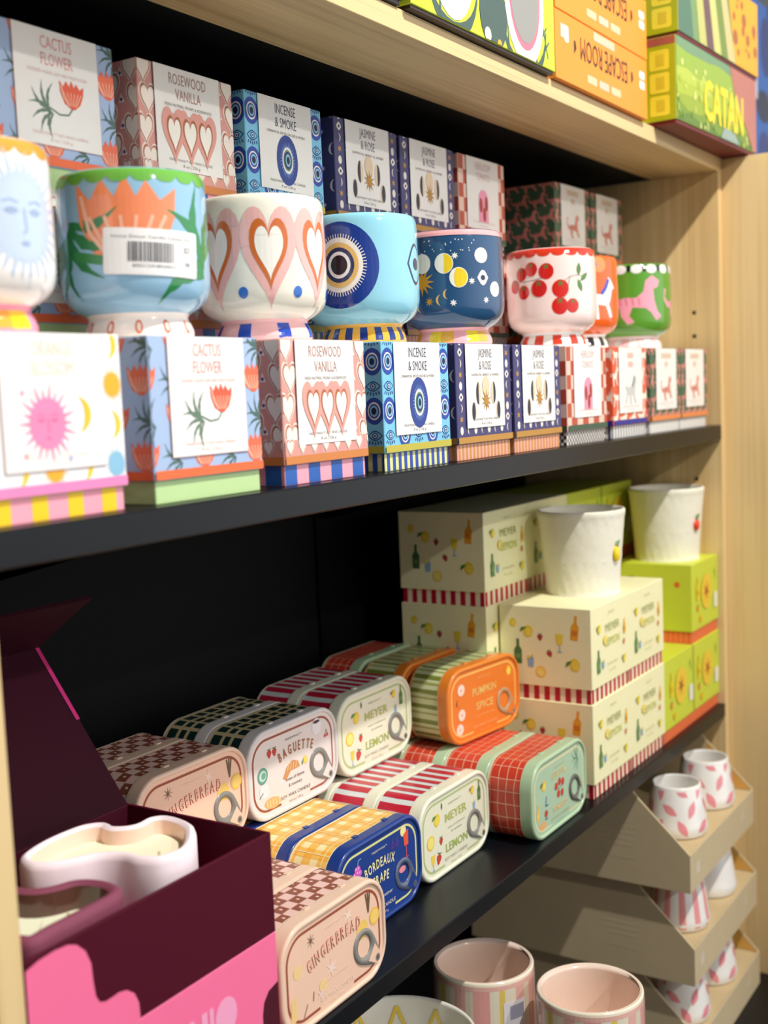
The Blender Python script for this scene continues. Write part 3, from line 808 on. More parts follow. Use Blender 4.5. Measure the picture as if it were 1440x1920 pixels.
def tin(label, loc, sp, rz=0.0, group='stacked candle tins'):
    t = thing('candle_tin', label, 'tin', loc, rz, group)
    lm = mat(sp['lid'], 'metal')
    mb = MB()
    rings = [rr3(TW, TH, TR, k, y) for k, y in ((.0006, LIDD + .0002), (0, LIDD), (0, LIDD - .0004), (0, .0030), (0, .0020), (.0004, .0009), (.0012, .0002), (.0022, 0), (.0034, 0), (.0039, .0004), (.0041, .0012), (.0043, .0016))]
    mb.loft(list(reversed(rings)), lm, True)
    mb.face([(p[0], .0016, p[2]) for p in rr3(TW, TH, TR, .0043, .0016)], mat(sp['panel'], 'metal'))
    emit(mb, sp['face'], lambda u, v, o: (TW / 2 + u, .0016 - o, TH / 2 + v), fin='metal', step=.0001)
    # four small notches crimped into the lid edge
    for x in (.045, .091):
        mb.box(x, x + .006, LIDD - .002, LIDD + .0018, TH - .0004, TH + .0007, lm, .0002)
    mb.build('lid', t)
    mb = MB(); I = .0008
    mb.loft([rr3(TW, TH, TR, I, y) for y in (LIDD - .002, TD - .001)], mat(sp['wrap'], 'metal'), True)
    fm = lambda u, v, o: (lambda q: (q[0] * 1 + q[2] * (o - I) , LIDD + v, q[1] + q[3] * (o - I)))(per(u, TW, TH, TR))
    emit(mb, sp['art'], fm, rect=(0, 0, PER, TD - LIDD - .0015), band=.0045, fin='metal', smooth=True, step=.0001)
    emit(mb, G().rect(0, 0, PER, .0009, sp.get('edge', (240, 232, 214)), 7).rect(0, TD - LIDD - .0028, PER, TD - LIDD - .0015, sp.get('edge', (240, 232, 214)), 7), fm, band=.0045, fin='metal', smooth=True)
    mb.build('body', t)
    mb = MB(); mb.loft([rr3(TW, TH, TR, .002, TD), rr3(TW, TH, TR, .0002, TD), rr3(TW, TH, TR, .0, TD - .0007), rr3(TW, TH, TR, .0003, TD - .0014)], mat(sp.get('edge', (240, 232, 214)), 'metal'), True, True)
    mb.build('back_rim', t)
    # pull tab: an open ring with a tapering tongue and rivet
    mb = MB(); c = sp.get('tab', (136, 134, 128)); m = mat(c, 'metal')
    def T(u, v, o): 
        cx, cy = TW / 2 + .0405, TH / 2 - .0132; a = -.74; ca, sa = math.cos(a), math.sin(a)
        u *= 1.12; v *= 1.12; return (cx + u * ca - v * sa, .0014 - o, cy + u * sa + v * ca)
    n = 40
    def outl(k0):
        P = []
        for i in range(n):
            a = 2 * PI * i / n; r = .0128 - k0; x = -.004 + r * math.cos(a) * 1.05; y = r * math.sin(a) * .95
            if x > 0: x = x * 2.2; y *= 1 - .28 * min(1, x / .02)
            P.append((x, y))
        return P
    def hole(r, cx, ry=.9): return [(cx + r * math.cos(2 * PI * i / n), r * ry * math.sin(2 * PI * i / n)) for i in range(n)]
    o1 = outl(0); i1 = hole(.0086, -.0048)
    for lo, hi in ((.0002, .0011),):
        A = [T(p[0], p[1], lo) for p in o1]; B = [T(p[0], p[1], hi) for p in outl(.0006)]; C = [T(p[0], p[1], hi) for p in i1]; D = [T(p[0], p[1], lo) for p in hole(.0083, -.0048)]
        mb.loft([A, B, C, D], m, True)
    g = G().poly([(.0062, -.0064), (.0062, .0064), (.0168, .0040), (.0190, .0016), (.0190, -.0016), (.0168, -.0040)], sp['panel'], 1).circ(.0158, 0, .0027, c, 2).circ(.0158, 0, .0013, (90, 88, 86), 3)
    emit(mb, g, lambda u, v, o: T(u, v, .0012 + o), fin='metal')
    o = mb.build('pull_tab', t); o['label'] = 'metal ring pull'
    return t
def face_ring(g, col, col_in=None):
    def ring(ins, wd, c, L, gap=False):
        o = rr_pts(0, 0, TW - 2 * ins, TH - 2 * ins, TR - ins * .9, 8); i_ = rr_pts(0, 0, TW - 2 * (ins + wd), TH - 2 * (ins + wd), TR - (ins + wd) * .9, 8); n = len(o)
        for k in range(n):
            q = (k + 1) % n
            if gap and abs(o[k][0] - o[q][0]) > .05 and o[k][1] < 0:
                for a, b in ((-1, -.022), (.022, 1)):
                    xa = max(o[q][0] if o[q][0] < o[k][0] else o[k][0], -1); 
                    x0 = min(o[k][0], o[q][0]) if a < 0 else .022; x1 = -.022 if a < 0 else max(o[k][0], o[q][0])
                    g.rect(x0, o[k][1], x1, i_[k][1], c, L)
                continue
            g.t.append(([o[k], o[q], i_[q]], c, L)); g.t.append(([o[k], i_[q], i_[k]], c, L))
    ring(.0076, .0021, col, 1, True)
    return g
def bottom_text(g, c, c2=None):
    g.text('PADDYWAX\u2122', 0, .0235, .0028, c, 3, width=.024)
    g.text('SOY WAX CANDLE', 0, -.0285, .0044, c2 or c, 3, width=.044); g.text('4.5 oz | 127 g', 0, -.0336, .0028, c2 or c, 3, width=.02)
    return g
def art_checks(a, dot):
    g = G(); s = .0104; rnd = random.Random(2)
    for i in range(int(PER / s) + 1):
        for j in range(6):
            if (i + j) % 2:
                x, y = i * s, j * s; w1, w2, w3 = [rnd.uniform(-.0007, .0007) for _ in range(3)]
                g.poly([(x + w1, y), (x + s, y + w2), (x + s + w3, y + s), (x, y + s - w2)], a, 1); g.circ(x + s * .55, y + s * .5, .0011, dot, 2, .0016, n=8)
    return g
def art_plaid(c, c2=None):
    g = G(); x = 0; i = 0
    while x < PER:
        wd = .0085 if i % 2 else .0115; y = .0008; j = 0
        while y < .04:
            hh = .0062 if j % 2 else .0098
            g.rect(x, y, x + wd, y + hh, c, 1); y += hh + .0036; j += 1
        x += wd + .0044; i += 1
    return g
def art_lines(cols, wd, lean=.0):
    g = G(); x = 0; i = 0; n = int(round(PER / sum(wd)))
    k = PER / (n * sum(wd)); rnd = random.Random(4)
    for _ in range(n):
        for c, q in zip(cols, wd):
            e = rnd.uniform(-.0006, .0006)
            if c: g.poly([(x, -.001), (x + q * k, -.001), (x + q * k + e, .02), (x + q * k, .045), (x, .045), (x - e, .02)], c, 1)
            x += q * k
    return g
def art_gingham(c, c2):
    g = G(); n = 22; s = PER / n; sy = .0155
    for i in range(n): g.rect(i * s, -.001, i * s + s * .52, .045, c, 1)
    for j in range(3): g.rect(0, .002 + j * sy, PER, .002 + j * sy + sy * .52, c, 2)
    for i in range(n):
        for j in range(3): g.rect(i * s, .002 + j * sy, i * s + s * .52, .002 + j * sy + sy * .52, c2, 3)
    for i in range(0, n, 2): g.rect(i * s + s * .24, -.001, i * s + s * .29, .045, (253, 236, 180), 4)
    for j in (0, 2): g.rect(0, .002 + j * sy + sy * .24, PER, .002 + j * sy + sy * .29, (253, 236, 180), 4)
    return g
def art_grid(c):
    g = G(); s = PER / 30; rnd = random.Random(9)
    for i in range(31):
        e = rnd.uniform(-.0008, .0008); g.line([(i * s, -.001), (i * s + e, .018), (i * s, .045)], .0007, c, 1)
    for j, y in enumerate((.0075, .0165, .0255, .0345)):
        P = [(k * .008, y + .0007 * math.sin(k * 1.3 + j)) for k in range(int(PER / .008) + 2)]; g.line(P, .0007, c, 1)
    return g
BR = (160, 84, 62)
fg = face_ring(G(), BR); fg.arc('GINGERBREAD', -.001, .0065, .17, .0132, (214, 96, 80), 3, .60, .03, 1.28, .12); fg.arc('GINGERBREAD', -.001, .0065, .17, .0132, (246, 208, 184), 6, .60, -.004, 1.28, .12)
fg.star(-.03, .0225, .0062, .0012, 8, (128, 102, 78), 2); fg.star(.018, .0225, .007, .002, 6, (250, 226, 206), 2); fg.star(-.006, -.008, .008, .0025, 6, (250, 222, 208), 2); fg.star(-.02, -.022, .006, .002, 6, (246, 214, 204), 2)
for (x, y) in ((-.047, .006), (-.017, -.017)): fg.circ(x, y, .005, (248, 214, 150), 2); fg.text(':', x, y - .002, .006, (200, 150, 90), 3)
fg.circ(.036, .004, .0075, (246, 208, 112), 2); fg.circ(.053, .008, .007, (246, 196, 90), 2); fg.circ(.053, .008, .0055, (250, 214, 120), 3); fg.poly([(-.056, -.012), (-.05, -.01), (-.05, -.028), (-.057, -.03)], (246, 210, 140), 2)
for x in (.042, .045, .048): fg.line([(.045, .014), (x, .03)], .0016, (116, 92, 66), 3)
fg.line([(-.03, -.023), (-.029, -.016)], .0008, (120, 90, 66), 3); fg.line([(-.042, -.03), (-.037, -.022)], .0008, (120, 90, 66), 3); bottom_text(fg, (252, 230, 210)).text('notes of cinnamon', 0, -.016, .0028, (250, 226, 206), 3, width=.03)
fb = face_ring(G(), BR); fb.arc('BAGUETTE', .003, .0105, .07, .0125, (166, 98, 52), 5, .58, .015, 1.38)
for x in (-.036, -.0285): fb.add(g_berry(), x, .0185, .0095, dL=1)
fb.circ(-.0465, .001, .0072, (100, 160, 140), 2, .0075); fb.circ(-.0465, .001, .005, (190, 226, 210), 3); fb.circ(-.0455, .001, .003, (110, 170, 150), 4); fb.circ(-.045, -.013, .007, (240, 238, 240), 2, .0065); fb.line([(-.052, -.018), (-.047, -.014)], .001, (100, 120, 110), 3)
fb.circ(-.034, -.0265, .0115, (226, 184, 122), 2, .0052, rot=-.1)
for k in range(5): fb.line([(-.0425 + k * .0042, -.023), (-.0415 + k * .0042, -.0295)], .0011, (246, 220, 160), 3)
fb.poly([(-.018, -.010), (-.012, -.001), (-.003, .0035), (.005, .001), (.008, -.005), (.002, -.0055), (-.006, -.0055), (-.013, -.012)], (214, 150, 90), 2)
for k in range(4): fb.line([(-.011 + k * .004, -.0045), (-.009 + k * .004, .0015)], .0008, (245, 214, 160), 3)
fb.add(g_lemon((236, 214, 140), (110, 140, 100)), .0165, -.0015, .011, .6, dL=1); fb.circ(.036, .0245, .0072, (244, 240, 246), 2, .0078); fb.circ(.036, .029, .0052, (60, 40, 50), 3, .0015); fb.add(g_cherry(2, (216, 80, 90)), .0505, .0145, .009, dL=1)
fb.text('notes of thyme', .0, -.0135, .0045, (90, 84, 84), 3, width=.028); fb.text('& rosemary', .0, -.0195, .0045, (90, 84, 84), 3, width=.02); bottom_text(fb, (90, 80, 78))
def meyer_face():
    g = face_ring(G(), (186, 200, 140)); g.text('MEYER', .002, .0085, .0115, (190, 196, 110), 3, width=.042, bold=.02); g.text('LEMON', .002, -.0205, .0115, (166, 186, 96), 3, width=.042, bold=.02)
    g.text('notes of cedarwood', .002, .001, .003, (150, 156, 130), 3, width=.032); g.text('& verbena', .002, -.004, .003, (150, 156, 130), 3, width=.02)
    g.add(g_lemon((244, 210, 70), (90, 150, 70)), -.034, .0155, .0155, -.2, dL=1); g.poly([(-.0245 + p[0] * .3, .026 + p[1] * 1) for p in almond(.01, .007)], (90, 120, 60), 2); g.add(g_slice(), -.0465, -.0025, .0155, dL=1)
    g.add(g_berry((206, 60, 50)), -.0275, -.006, .0095, dL=1); g.add(g_berry((206, 60, 50)), -.0325, -.0215, .013, -.3, dL=1); g.add(g_glass((244, 212, 80), (140, 176, 214)), -.043, -.0225, .0165, dL=1)
    g.add(g_lemon((250, 190, 70), (110, 130, 80)), .0355, .0235, .011, dL=1); g.add(g_bottle((92, 130, 74), (120, 150, 96)), .049, .0195, .02, dL=1); g.add(g_tumbler(), .038, .0075, .01, dL=1)
    return bottom_text(g, (170, 166, 150))
fbo = face_ring(G(), (224, 222, 150)); fbo.arc('BORDEAUX', 0, .009, .09, .0115, (240, 232, 170), 3, .66, .025, 1.08); fbo.arc('GRAPE', 0, -.0045, .09, .0115, (240, 232, 170), 3, .66, .025, 1.08)
for (x, y) in ((-.036, .019), (-.0325, .019), (-.0385, .015), (-.034, .0155), (-.0305, .015), (-.0365, .0115), (-.0325, .0115), (-.0345, .008)): fbo.circ(x, y, .0027, (220, 100, 200), 2, n=12); fbo.circ(x - .0006, y + .0007, .001, (250, 190, 240), 3, n=8)
fbo.line([(-.034, .021), (-.033, .026), (-.0285, .0265)], .0008, (150, 190, 220), 3); fbo.circ(.039, .0275, .0048, (250, 238, 170), 2); fbo.poly([(.0385, .024), (.047, .0275), (.0465, .0135), (.04, .0135)], (240, 92, 62), 3); fbo.rect(.0425, .003, .0435, .0135, (230, 90, 90), 3); fbo.rect(.0395, .0022, .0465, .003, (230, 90, 90), 3)
for x in (.0205, .0275): fbo.circ(x, .0205, .0034, (92, 50, 140), 2); fbo.circ(x - .0004, .021, .002, (40, 60, 150), 3); fbo.line([(x, .0235), (x + .001, .0265)], .0007, (110, 80, 160), 3)
fbo.circ(.0355, -.006, .0055, (240, 150, 160), 2, .003); bottom_text(fbo, (240, 236, 220)).text('& vetiver', .008, -.019, .0045, (240, 236, 220), 3, width=.02)
fp = face_ring(G(), (252, 190, 100)); fp.text('PUMPKIN', .0, .0065, .0115, (240, 196, 110), 3, width=.044, bold=.02); fp.text('SPICE', .0, -.0095, .0115, (240, 190, 110), 3, width=.032, bold=.02)
for (x, y) in ((-.042, .0175), (-.042, -.009), (-.046, -.024)): fp.circ(x, y, .0062, (252, 214, 196), 2); fp.star(x, y, .005, .002, 7, (250, 240, 232), 3); fp.circ(x, y, .002, (240, 180, 160), 4)
fp.poly([(-.052, .004), (-.049, .009), (-.05, .003), (-.047, -.001)], (90, 50, 30), 2); fp.add(g_lemon((252, 180, 60), (240, 140, 40)), .047, .021, .014, dL=1); fp.text('notes of clove & nutmeg', 0, -.017, .003, (250, 190, 120), 3, width=.034); bottom_text(fp, (250, 190, 120))
ft = face_ring(G(), (232, 226, 180)); ft.arc('HEIRLOOM', -.002, .0145, .09, .0095, (240, 214, 150), 3, .66, .02, 1.05); ft.text('TOMATO', .0, -.0215, .009, (240, 206, 150), 3, width=.036, bold=.02)
for (x, y) in ((-.008, .004), (.0, .007), (.008, .005), (-.003, -.005), (.006, -.006)): ft.circ(x, y, .0036, (200, 60, 50), 3, .0042, n=14)
ft.line([(-.014, .003), (0, .0), (.012, .004)], .0007, (80, 110, 70), 2); ft.add(g_lemon((244, 196, 80), (70, 110, 60)), -.0375, .013, .014, dL=1); ft.add(g_bottle((244, 196, 90), (250, 220, 130)), -.0525, -.01, .018, dL=1); ft.line([(-.032, .001), (-.0345, -.0085), (-.0285, -.0085)], .0014, (50, 90, 160), 3); ft.circ(-.0335, -.0165, .0038, (200, 70, 60), 3); ft.rect(-.0365, -.0225, -.0305, -.0212, (60, 90, 150), 3)
ft.add(g_spray((90, 150, 130), 6), .044, .022, .028, dL=1); ft.circ(-.042, -.0265, .008, (240, 180, 110), 2, .004); bottom_text(ft, (200, 200, 160))
TSP = {
 'ginger': dict(lid=(240, 206, 182), panel=(246, 206, 180), face=fg, wrap=(244, 204, 194), art=art_checks((150, 84, 62), (246, 220, 206)), edge=(248, 226, 204)),
 'baguette': dict(lid=(226, 222, 222), panel=(236, 226, 222), face=fb, wrap=(206, 190, 146), art=art_plaid((22, 54, 50)), edge=(232, 224, 206)),
 'meyer': dict(lid=(234, 234, 212), panel=(240, 238, 212), face=meyer_face(), wrap=(218, 226, 226), art=art_lines([(196, 34, 62), None], [.0088, .0064]), edge=(240, 240, 222)),
 'bordeaux': dict(lid=(30, 62, 140), panel=(26, 62, 140), face=fbo, wrap=(252, 240, 184), art=art_gingham((250, 200, 100), (246, 182, 72)), edge=(250, 232, 180), tab=(90, 100, 128)),
 'pumpkin': dict(lid=(232, 132, 44), panel=(234, 124, 40), face=fp, wrap=(212, 220, 168), art=art_lines([(126, 136, 60), None, (166, 172, 100), None], [.0050, .0054, .0022, .0036]), edge=(240, 190, 130), tab=(190, 150, 110)),
 'tomato': dict(lid=(176, 204, 166), panel=(176, 206, 176), face=ft, wrap=(206, 66, 46), art=art_grid((246, 190, 160)), edge=(214, 220, 190), tab=(90, 92, 84)),
}
TDESC = {'ginger': 'peach gingerbread candle tin with brown checks', 'baguette': 'silver baguette candle tin with dark green plaid', 'meyer': 'cream lemon candle tin with red stripes', 'bordeaux': 'navy grape candle tin with yellow gingham', 'pumpkin': 'orange pumpkin candle tin with green stripes', 'tomato': 'sage green tomato candle tin with red grid'}
TP = {}
def put_tin(kind, x, y, z, place, group, rz=0.0):
    lb = TDESC[kind] + ', ' + place
    if kind not in TP: TP[kind] = tin(lb, (x, y, z), TSP[kind], rz, group); return
    dup(TP[kind], (x, y, z), rz, lb, group)
ORD = ['front', 'second', 'third', 'fourth', 'rearmost']
ZS2 = -.4525
for kind, x, y0, n in (('ginger', .6275, .0035, 5), ('bordeaux', .7625, .0505, 4), ('meyer', .8995, .0535, 4), ('tomato', 1.0395, .0085, 5)):
    for k in range(n):
        nm = ORD[k] if k < n - 1 else 'rearmost'
        put_tin(kind, x, y0 + k * .0512, ZS2, '%s of the bottom row' % nm, 'bottom layer of candle tins')
for kind, x, y0, n, rz in (('ginger', .6445, .150, 2, 0), ('baguette', .781, .151, 2, 0), ('meyer', .917, .151, 2, 0)):
    for k in range(n):
        put_tin(kind, x, y0 + k * .0512, ZS2 + TH + .0008, '%s of the upper row' % ('front' if k == 0 else 'rear'), 'upper layer of candle tins', rz)
put_tin('pumpkin', 1.0535, .108, ZS2 + TH + .0008, 'front of the upper row', 'upper layer of candle tins', math.radians(-7))
put_tin('pumpkin', 1.0545, .1655, ZS2 + TH + .0008, 'rear of the upper row', 'upper layer of candle tins', math.radians(-2))
put_tin('tomato', 1.056, .222, ZS2 + TH + .0008, 'top one behind the pumpkin tins', 'upper layer of candle tins')

# ------------------------------------------------------------------ lemon and lime gift boxes
def pat_lemon_side(w, h):
    g = G()
    for (u, v, m_, k, r_) in ((.15, .78, g_lemon((240, 206, 50), None), .012, 0), (.32, .68, g_lemon((240, 214, 60)), .017, 0), (.2, .42, g_bottle((70, 120, 70), (110, 150, 90)), .028, 0), (.34, .3, g_tumbler(), .016, 0),
                           (.45, .62, g_berry((170, 40, 50)), .0095, 0), (.55, .42, g_berry((180, 40, 50)), .0095, .4), (.45, .18, g_slice(), .014, 0), (.66, .56, g_glass(), .022, 0), (.83, .76, g_bottle((240, 170, 40), (220, 130, 30)), .027, -.1), (.82, .3, g_lemon((240, 214, 50)), .018, .2)):
        g.add(m_, u * w, v * h, k, r_)
    return g
def lemon_label(w, lh):
    g = G(); g.add(g_lemon((236, 214, 50)), w * .18, lh * .72, .013, dL=1); g.text('MEYER', w * .52, lh * .65, .0125, (150, 160, 90), 3, width=.04); g.text('LEMON', w * .52, lh * .47, .0125, (184, 192, 60), 3, width=.04)
    g.add(g_slice(), w * .33, lh * .55, .012); g.add(g_bottle((96, 140, 84), (120, 160, 100)), w * .16, lh * .32, .026); g.add(g_tumbler(), w * .27, lh * .26, .012); g.add(g_bottle((244, 190, 60), (230, 150, 60)), w * .84, lh * .62, .018); g.add(g_berry((224, 110, 80)), w * .82, lh * .42, .008)
    g.add(g_lemon((236, 214, 60)), w * .82, lh * .2, .013); g.text('SOY WAX CANDLE', w * .5, lh * .22, .0036, (170, 166, 120), 3, width=.03); g.text('PADDYWAX', w * .5, lh * .87, .003, (170, 160, 120), 3, width=.018); g.text('8 oz | 226 g', w * .5, lh * .14, .003, (170, 166, 120), 3, width=.02)
    return g
def pat_lime_side(w, h):
    g = G(); g.add(g_bottle((240, 190, 20), (230, 150, 20)), w * .55, h * .45, .035); g.rrect(w * .42, h * .12, w * .62, h * .24, .003, (244, 240, 220), 1); g.add(g_berry((224, 80, 50)), w * .25, h * .75, .012); g.add(g_spray((110, 150, 40), 5), w * .2, h * .35, .02); g.circ(w * .82, h * .7, .004, (230, 110, 50), 1)
    return g
def lime_label(w, lh):
    g = G(); g.circ(w * .52, lh * .52, .022, (240, 205, 60), 1, .024); g.star(w * .52, lh * .52, .015, .005, 7, (206, 130, 40), 2); g.circ(w * .52, lh * .52, .004, (140, 80, 30), 3)
    g.add(g_bottle((240, 210, 20), (230, 170, 20)), w * .2, lh * .62, .032); g.add(g_berry((236, 130, 60)), w * .2, lh * .32, .012); g.rrect(w * .8, lh * .2, w * .94, lh * .44, .003, (240, 238, 220), 1); g.circ(w * .3, lh * .14, .005, (240, 190, 20), 1); g.add(g_spray((110, 160, 50), 5), w * .86, lh * .76, .018)
    return g
LSP = {
 'lemon': dict(bg=(248, 244, 196), border=(248, 244, 196), border_h=.001, base=(250, 238, 206), basefn=stripes((190, 14, 48), .0064, .0062, .0), pat=lambda w, h: G(), side=pat_lemon_side, label=lemon_label),
 'lime': dict(bg=(206, 218, 66), border=(206, 218, 66), border_h=.001, base=(240, 106, 60), basefn=stripes((244, 140, 90), .002, .005, .0), pat=lambda w, h: G(), side=pat_lime_side, label=lime_label)}
LW, LD, LHH = .1128, .110, .1056
LPRO = {}
def put_gift(kind, x, y, lv, label):
    if kind not in LPRO: LPRO[kind] = candle_box('gift_box', label, (x, y, ZS2 + lv * LHH), LSP[kind], LW, LD, LHH, .0165, 0, 'lemon and lime gift boxes'); return
    dup(LPRO[kind], (x, y, ZS2 + lv * LHH), 0, label, 'lemon and lime gift boxes')
for col, (kind, x) in enumerate((('lemon', 1.1945), ('lemon', 1.3078), ('lime', 1.4215), ('lime', 1.5305))):
    for lv in range(3):
        n = ('bottom', 'middle', 'top')[lv]
        c = {'lemon': 'cream gift box with lemon drawings', 'lime': 'lime green gift box with sunny drawings'}[kind]
        lr = 'left' if col % 2 == 0 else 'right'
        if lv < 2 and not (kind == 'lime' and lv == 1 and col == 2):
            put_gift(kind, x if kind == 'lemon' else x + (.0 if col == 3 else 0), .008, lv, '%s, %s of the front %s stack' % (c, 'bottom' if lv == 0 else 'top', lr))
        put_gift(kind, x - .026 if col < 4 else x, .121, lv, '%s, %s of the back %s stack' % (c, n, lr))
# linen-look white cups on the gift boxes
def linen_cup(label, x, y, z, badge):
    t = thing('ceramic_candle_pot', label, 'pot', (x, y, z), 0, 'white pots on the gift boxes')
    prof = [(0, .0), (.0395, .0), (.0425, .0025), (.0435, .02), (.0465, .055), (.0492, .085), (.0505, .092), (.0505, .0965), (.049, .0975), (.0475, .094), (.044, .06), (.041, .03), (.0, .028)]
    mb = MB(); rings = []; n = 90
    P = smooth_prof(prof, sub=3)
    for (r, zz) in P: rings.append([((r + (.0005 * math.sin(i * 1.7 + zz * 220) if .003 < zz < .09 else 0)) * math.cos(2 * PI * i / n), (r + (.0005 * math.sin(i * 1.7 + zz * 220) if .003 < zz < .09 else 0)) * math.sin(2 * PI * i / n), zz) for i in range(n)])
    mb.loft(rings, mat((240, 236, 218), 'matte', .04, 80, .3), True); mb.build('body', t)
    mb = MB(); mb.lathe([(.0465, .075), (0, .0755)], mat((250, 246, 236), 'matte'), n=40); mb.build('wax', t)
    mb = MB(); a0 = math.atan2(-.5 - y, -x) + .98
    def fm(u, v, o): a = a0 + u / .047; r = .0475 + o; return (r * math.cos(a), r * math.sin(a), v)
    V = []; F = []
    for i in range(9):
        for j in range(12):
            th = PI * i / 8; ph = 2 * PI * j / 12; V.append(fm(.0062 * math.sin(th) * math.cos(ph), .048 + .0095 * math.cos(th) * (1 if badge == 'lemon' else .8), .003 * math.sin(th) * math.sin(ph)))
    for i in range(8):
        for j in range(12): k = (j + 1) % 12; F.append((i * 12 + j, i * 12 + k, (i + 1) * 12 + k, (i + 1) * 12 + j))
    mb.mesh(V, F, mat((250, 222, 20) if badge == 'lemon' else (236, 60, 20), 'gloss'), True)
    emit(mb, G().poly([(.0, .054), (-.004, .062), (.004, .0635)], (90, 140, 60), 1), lambda u, v, o: fm(u, v, o + .002), fin='gloss')
    mb.build('emblem', t)
linen_cup('white linen-textured pot with yellow lemon emblem', 1.302, .0625, ZS2 + 2 * LHH, 'lemon')
linen_cup('white linen-textured pot with red tomato emblem', 1.5895, .061, ZS2 + 2 * LHH, 'tomato')

# ------------------------------------------------------------------ magenta gift boxes with wavy candles
PK = (250, 116, 162); PU = (76, 5, 30); PUD = (62, 12, 32)
X0, X1, Y0, Y1 = .4085, .6215, .001, .134
zb, zm, zt = ZS2, ZS2 + .0895, -.293
t = thing('gift_box', 'closed pink gift box with maroon blob and pale letters, under open box', 'box', (X0, Y0, zb), 0, 'pink and maroon candle gift boxes')
W_, D_ = X1 - X0, Y1 - Y0
mb = MB(); h = zm - zb
mb.box(0, W_, 0, D_, 0, h, mat(PK), .0006)
g = G(); g.poly([(W_ - .0185, -.001), (W_ - .0185, h - .052), (W_ - .0165, h - .044), (W_ - .011, h - .038), (W_ + .001, h - .035), (W_ + .001, -.001)], PU, 1)
x = .085; yb_ = h - .047
g2 = G()
LC = (250, 168, 205)
g2.poly([(0.016 * math.cos(a) * .8, .012 * math.sin(a)) for a in [PI * .5 + PI * i / 12 for i in range(13)]], LC, 2)
g.add(g2, .118, yb_ + .012)
g.poly([(.121, yb_), (.1262, yb_), (.1262, yb_ + .013), (.134, yb_), (.1395, yb_), (.1395, yb_ + .024), (.134, yb_ + .024), (.134, yb_ + .0115), (.1262, yb_ + .024), (.121, yb_ + .024)], LC, 2)
g.rect(.1415, yb_, .1455, yb_ + .024, LC, 2); g.circ(.1575, yb_ + .0125, .0108, LC, 2, .0125)
emit(mb, g, lambda u, v, o: (u, -o, v), (.0006, .0006, W_ - .0006, h - .0006))
mb.build('lid', t)
mb = MB(); mb.box(.002, W_ - .002, .002, D_ - .002, -.0005, .001, mat(PU)); mb.build('base', t)
t = thing('gift_box', 'open maroon gift box with raised lid holding wavy candles', 'box', (X0, Y0, zm), 0, 'pink and maroon candle gift boxes')
mb = MB(); h = zt - zm; th = .0026
mp, mi_ = mat(PU, 'card'), mat((62, 8, 30), 'card')
mb.box(0, W_, 0, th, 0, h, mp, .0004); mb.box(0, W_, D_ - th, D_, 0, h, mi_, .0004); mb.box(0, th, th, D_ - th, 0, h, mp, .0002); mb.box(W_ - th, W_, th, D_ - th, 0, h, mp, .0002)
mb.box(th, W_ - th, th, D_ - th, .0, .002, mat((150, 14, 70)))
mb.box(th, W_ - th, th, D_ - th, .002, h - .038, mat((160, 16, 74)))
B1 = [(.4079, -.2985), (.418, -.2958), (.4294, -.2950), (.439, -.2958), (.4453, -.2984), (.4514, -.3046), (.4549, -.3133), (.4556, -.3241), (.4568, -.3337), (.4594, -.3384), (.4638, -.3401), (.4700, -.3399), (.4744, -.3395), (.4806, -.3409), (.4866, -.3456), (.4897, -.3525), (.4903, -.3640), (.4079, -.3640)]
emit(mb, G().poly([(p[0] - X0, p[1] - zm) for p in B1], PK, 1), lambda u, v, o: (u, -o, v), (.0004, .0004, W_, h - .0012))
mb.build('tray', t)
# lid: back flap leaning against the stack behind plus the magnetic front flap folded forward
mb = MB()
hy, hz = D_, h; ty, tz = .2195, -.181 - zm; fy, fz = .1575, -.139 - zm
def slab(p, q, x0, x1, thk, m):
    d = Vector((0, q[0] - p[0], q[1] - p[1])).normalized(); nrm = Vector((0, -d.z, d.y)) * thk
    a = [Vector((x, p[0], p[1])) for x in (x0, x1)]; b = [Vector((x, q[0], q[1])) for x in (x1, x0)]
    lo = a + b; hi = [v + nrm for v in lo]
    mb.loft([[tuple(v) for v in lo], [tuple(v) for v in hi]], m, False, True, True)
slab((hy, hz - .001), (ty, tz), 0, W_, -.003, mat(PUD, 'card'))
slab((ty, tz), (fy, fz), 0, W_, .0028, mat((54, 8, 28), 'card'))
u = Vector((0, ty - hy, tz - hz)); 
s0 = Vector((0, hy, hz)) + u * .52; s1 = Vector((0, hy, hz)) + u * .995
d = u.normalized()
for (xx0, xx1) in ((W_ + .0001, W_ + .0004),):
    n3 = Vector((0, -d.z, d.y)) * -.005
    q = [Vector((xx1, s0.y, s0.z)), Vector((xx1, s1.y, s1.z))]
    mb.face([tuple(q[0] + n3 * -.1), tuple(q[1] + n3 * -.1), tuple(q[1] + n3), tuple(q[0] + n3)], mat((230, 60, 140)))
    mb.face([tuple(p + Vector((-.0035, 0, 0)) - n3 * .05) for p in q] + [tuple(p - n3 * .05) for p in reversed(q)], mat((230, 60, 140)))
o = mb.build('lid', t); o['label'] = 'raised maroon lid with folded flap'
def smooth_loop(P, sub=4):
    out = []; n = len(P)
    for i in range(n):
        p0, p1, p2, p3 = P[i - 1], P[i], P[(i + 1) % n], P[(i + 2) % n]
        for k in range(sub):
            t_ = k / sub
            out.append(tuple(.5 * (2 * p1[a] + (p2[a] - p0[a]) * t_ + (2 * p0[a] - 5 * p1[a] + 4 * p2[a] - p3[a]) * t_ * t_ + (-p0[a] + 3 * p1[a] - 3 * p2[a] + p3[a]) * t_ ** 3) for a in (0, 1)))
    return out
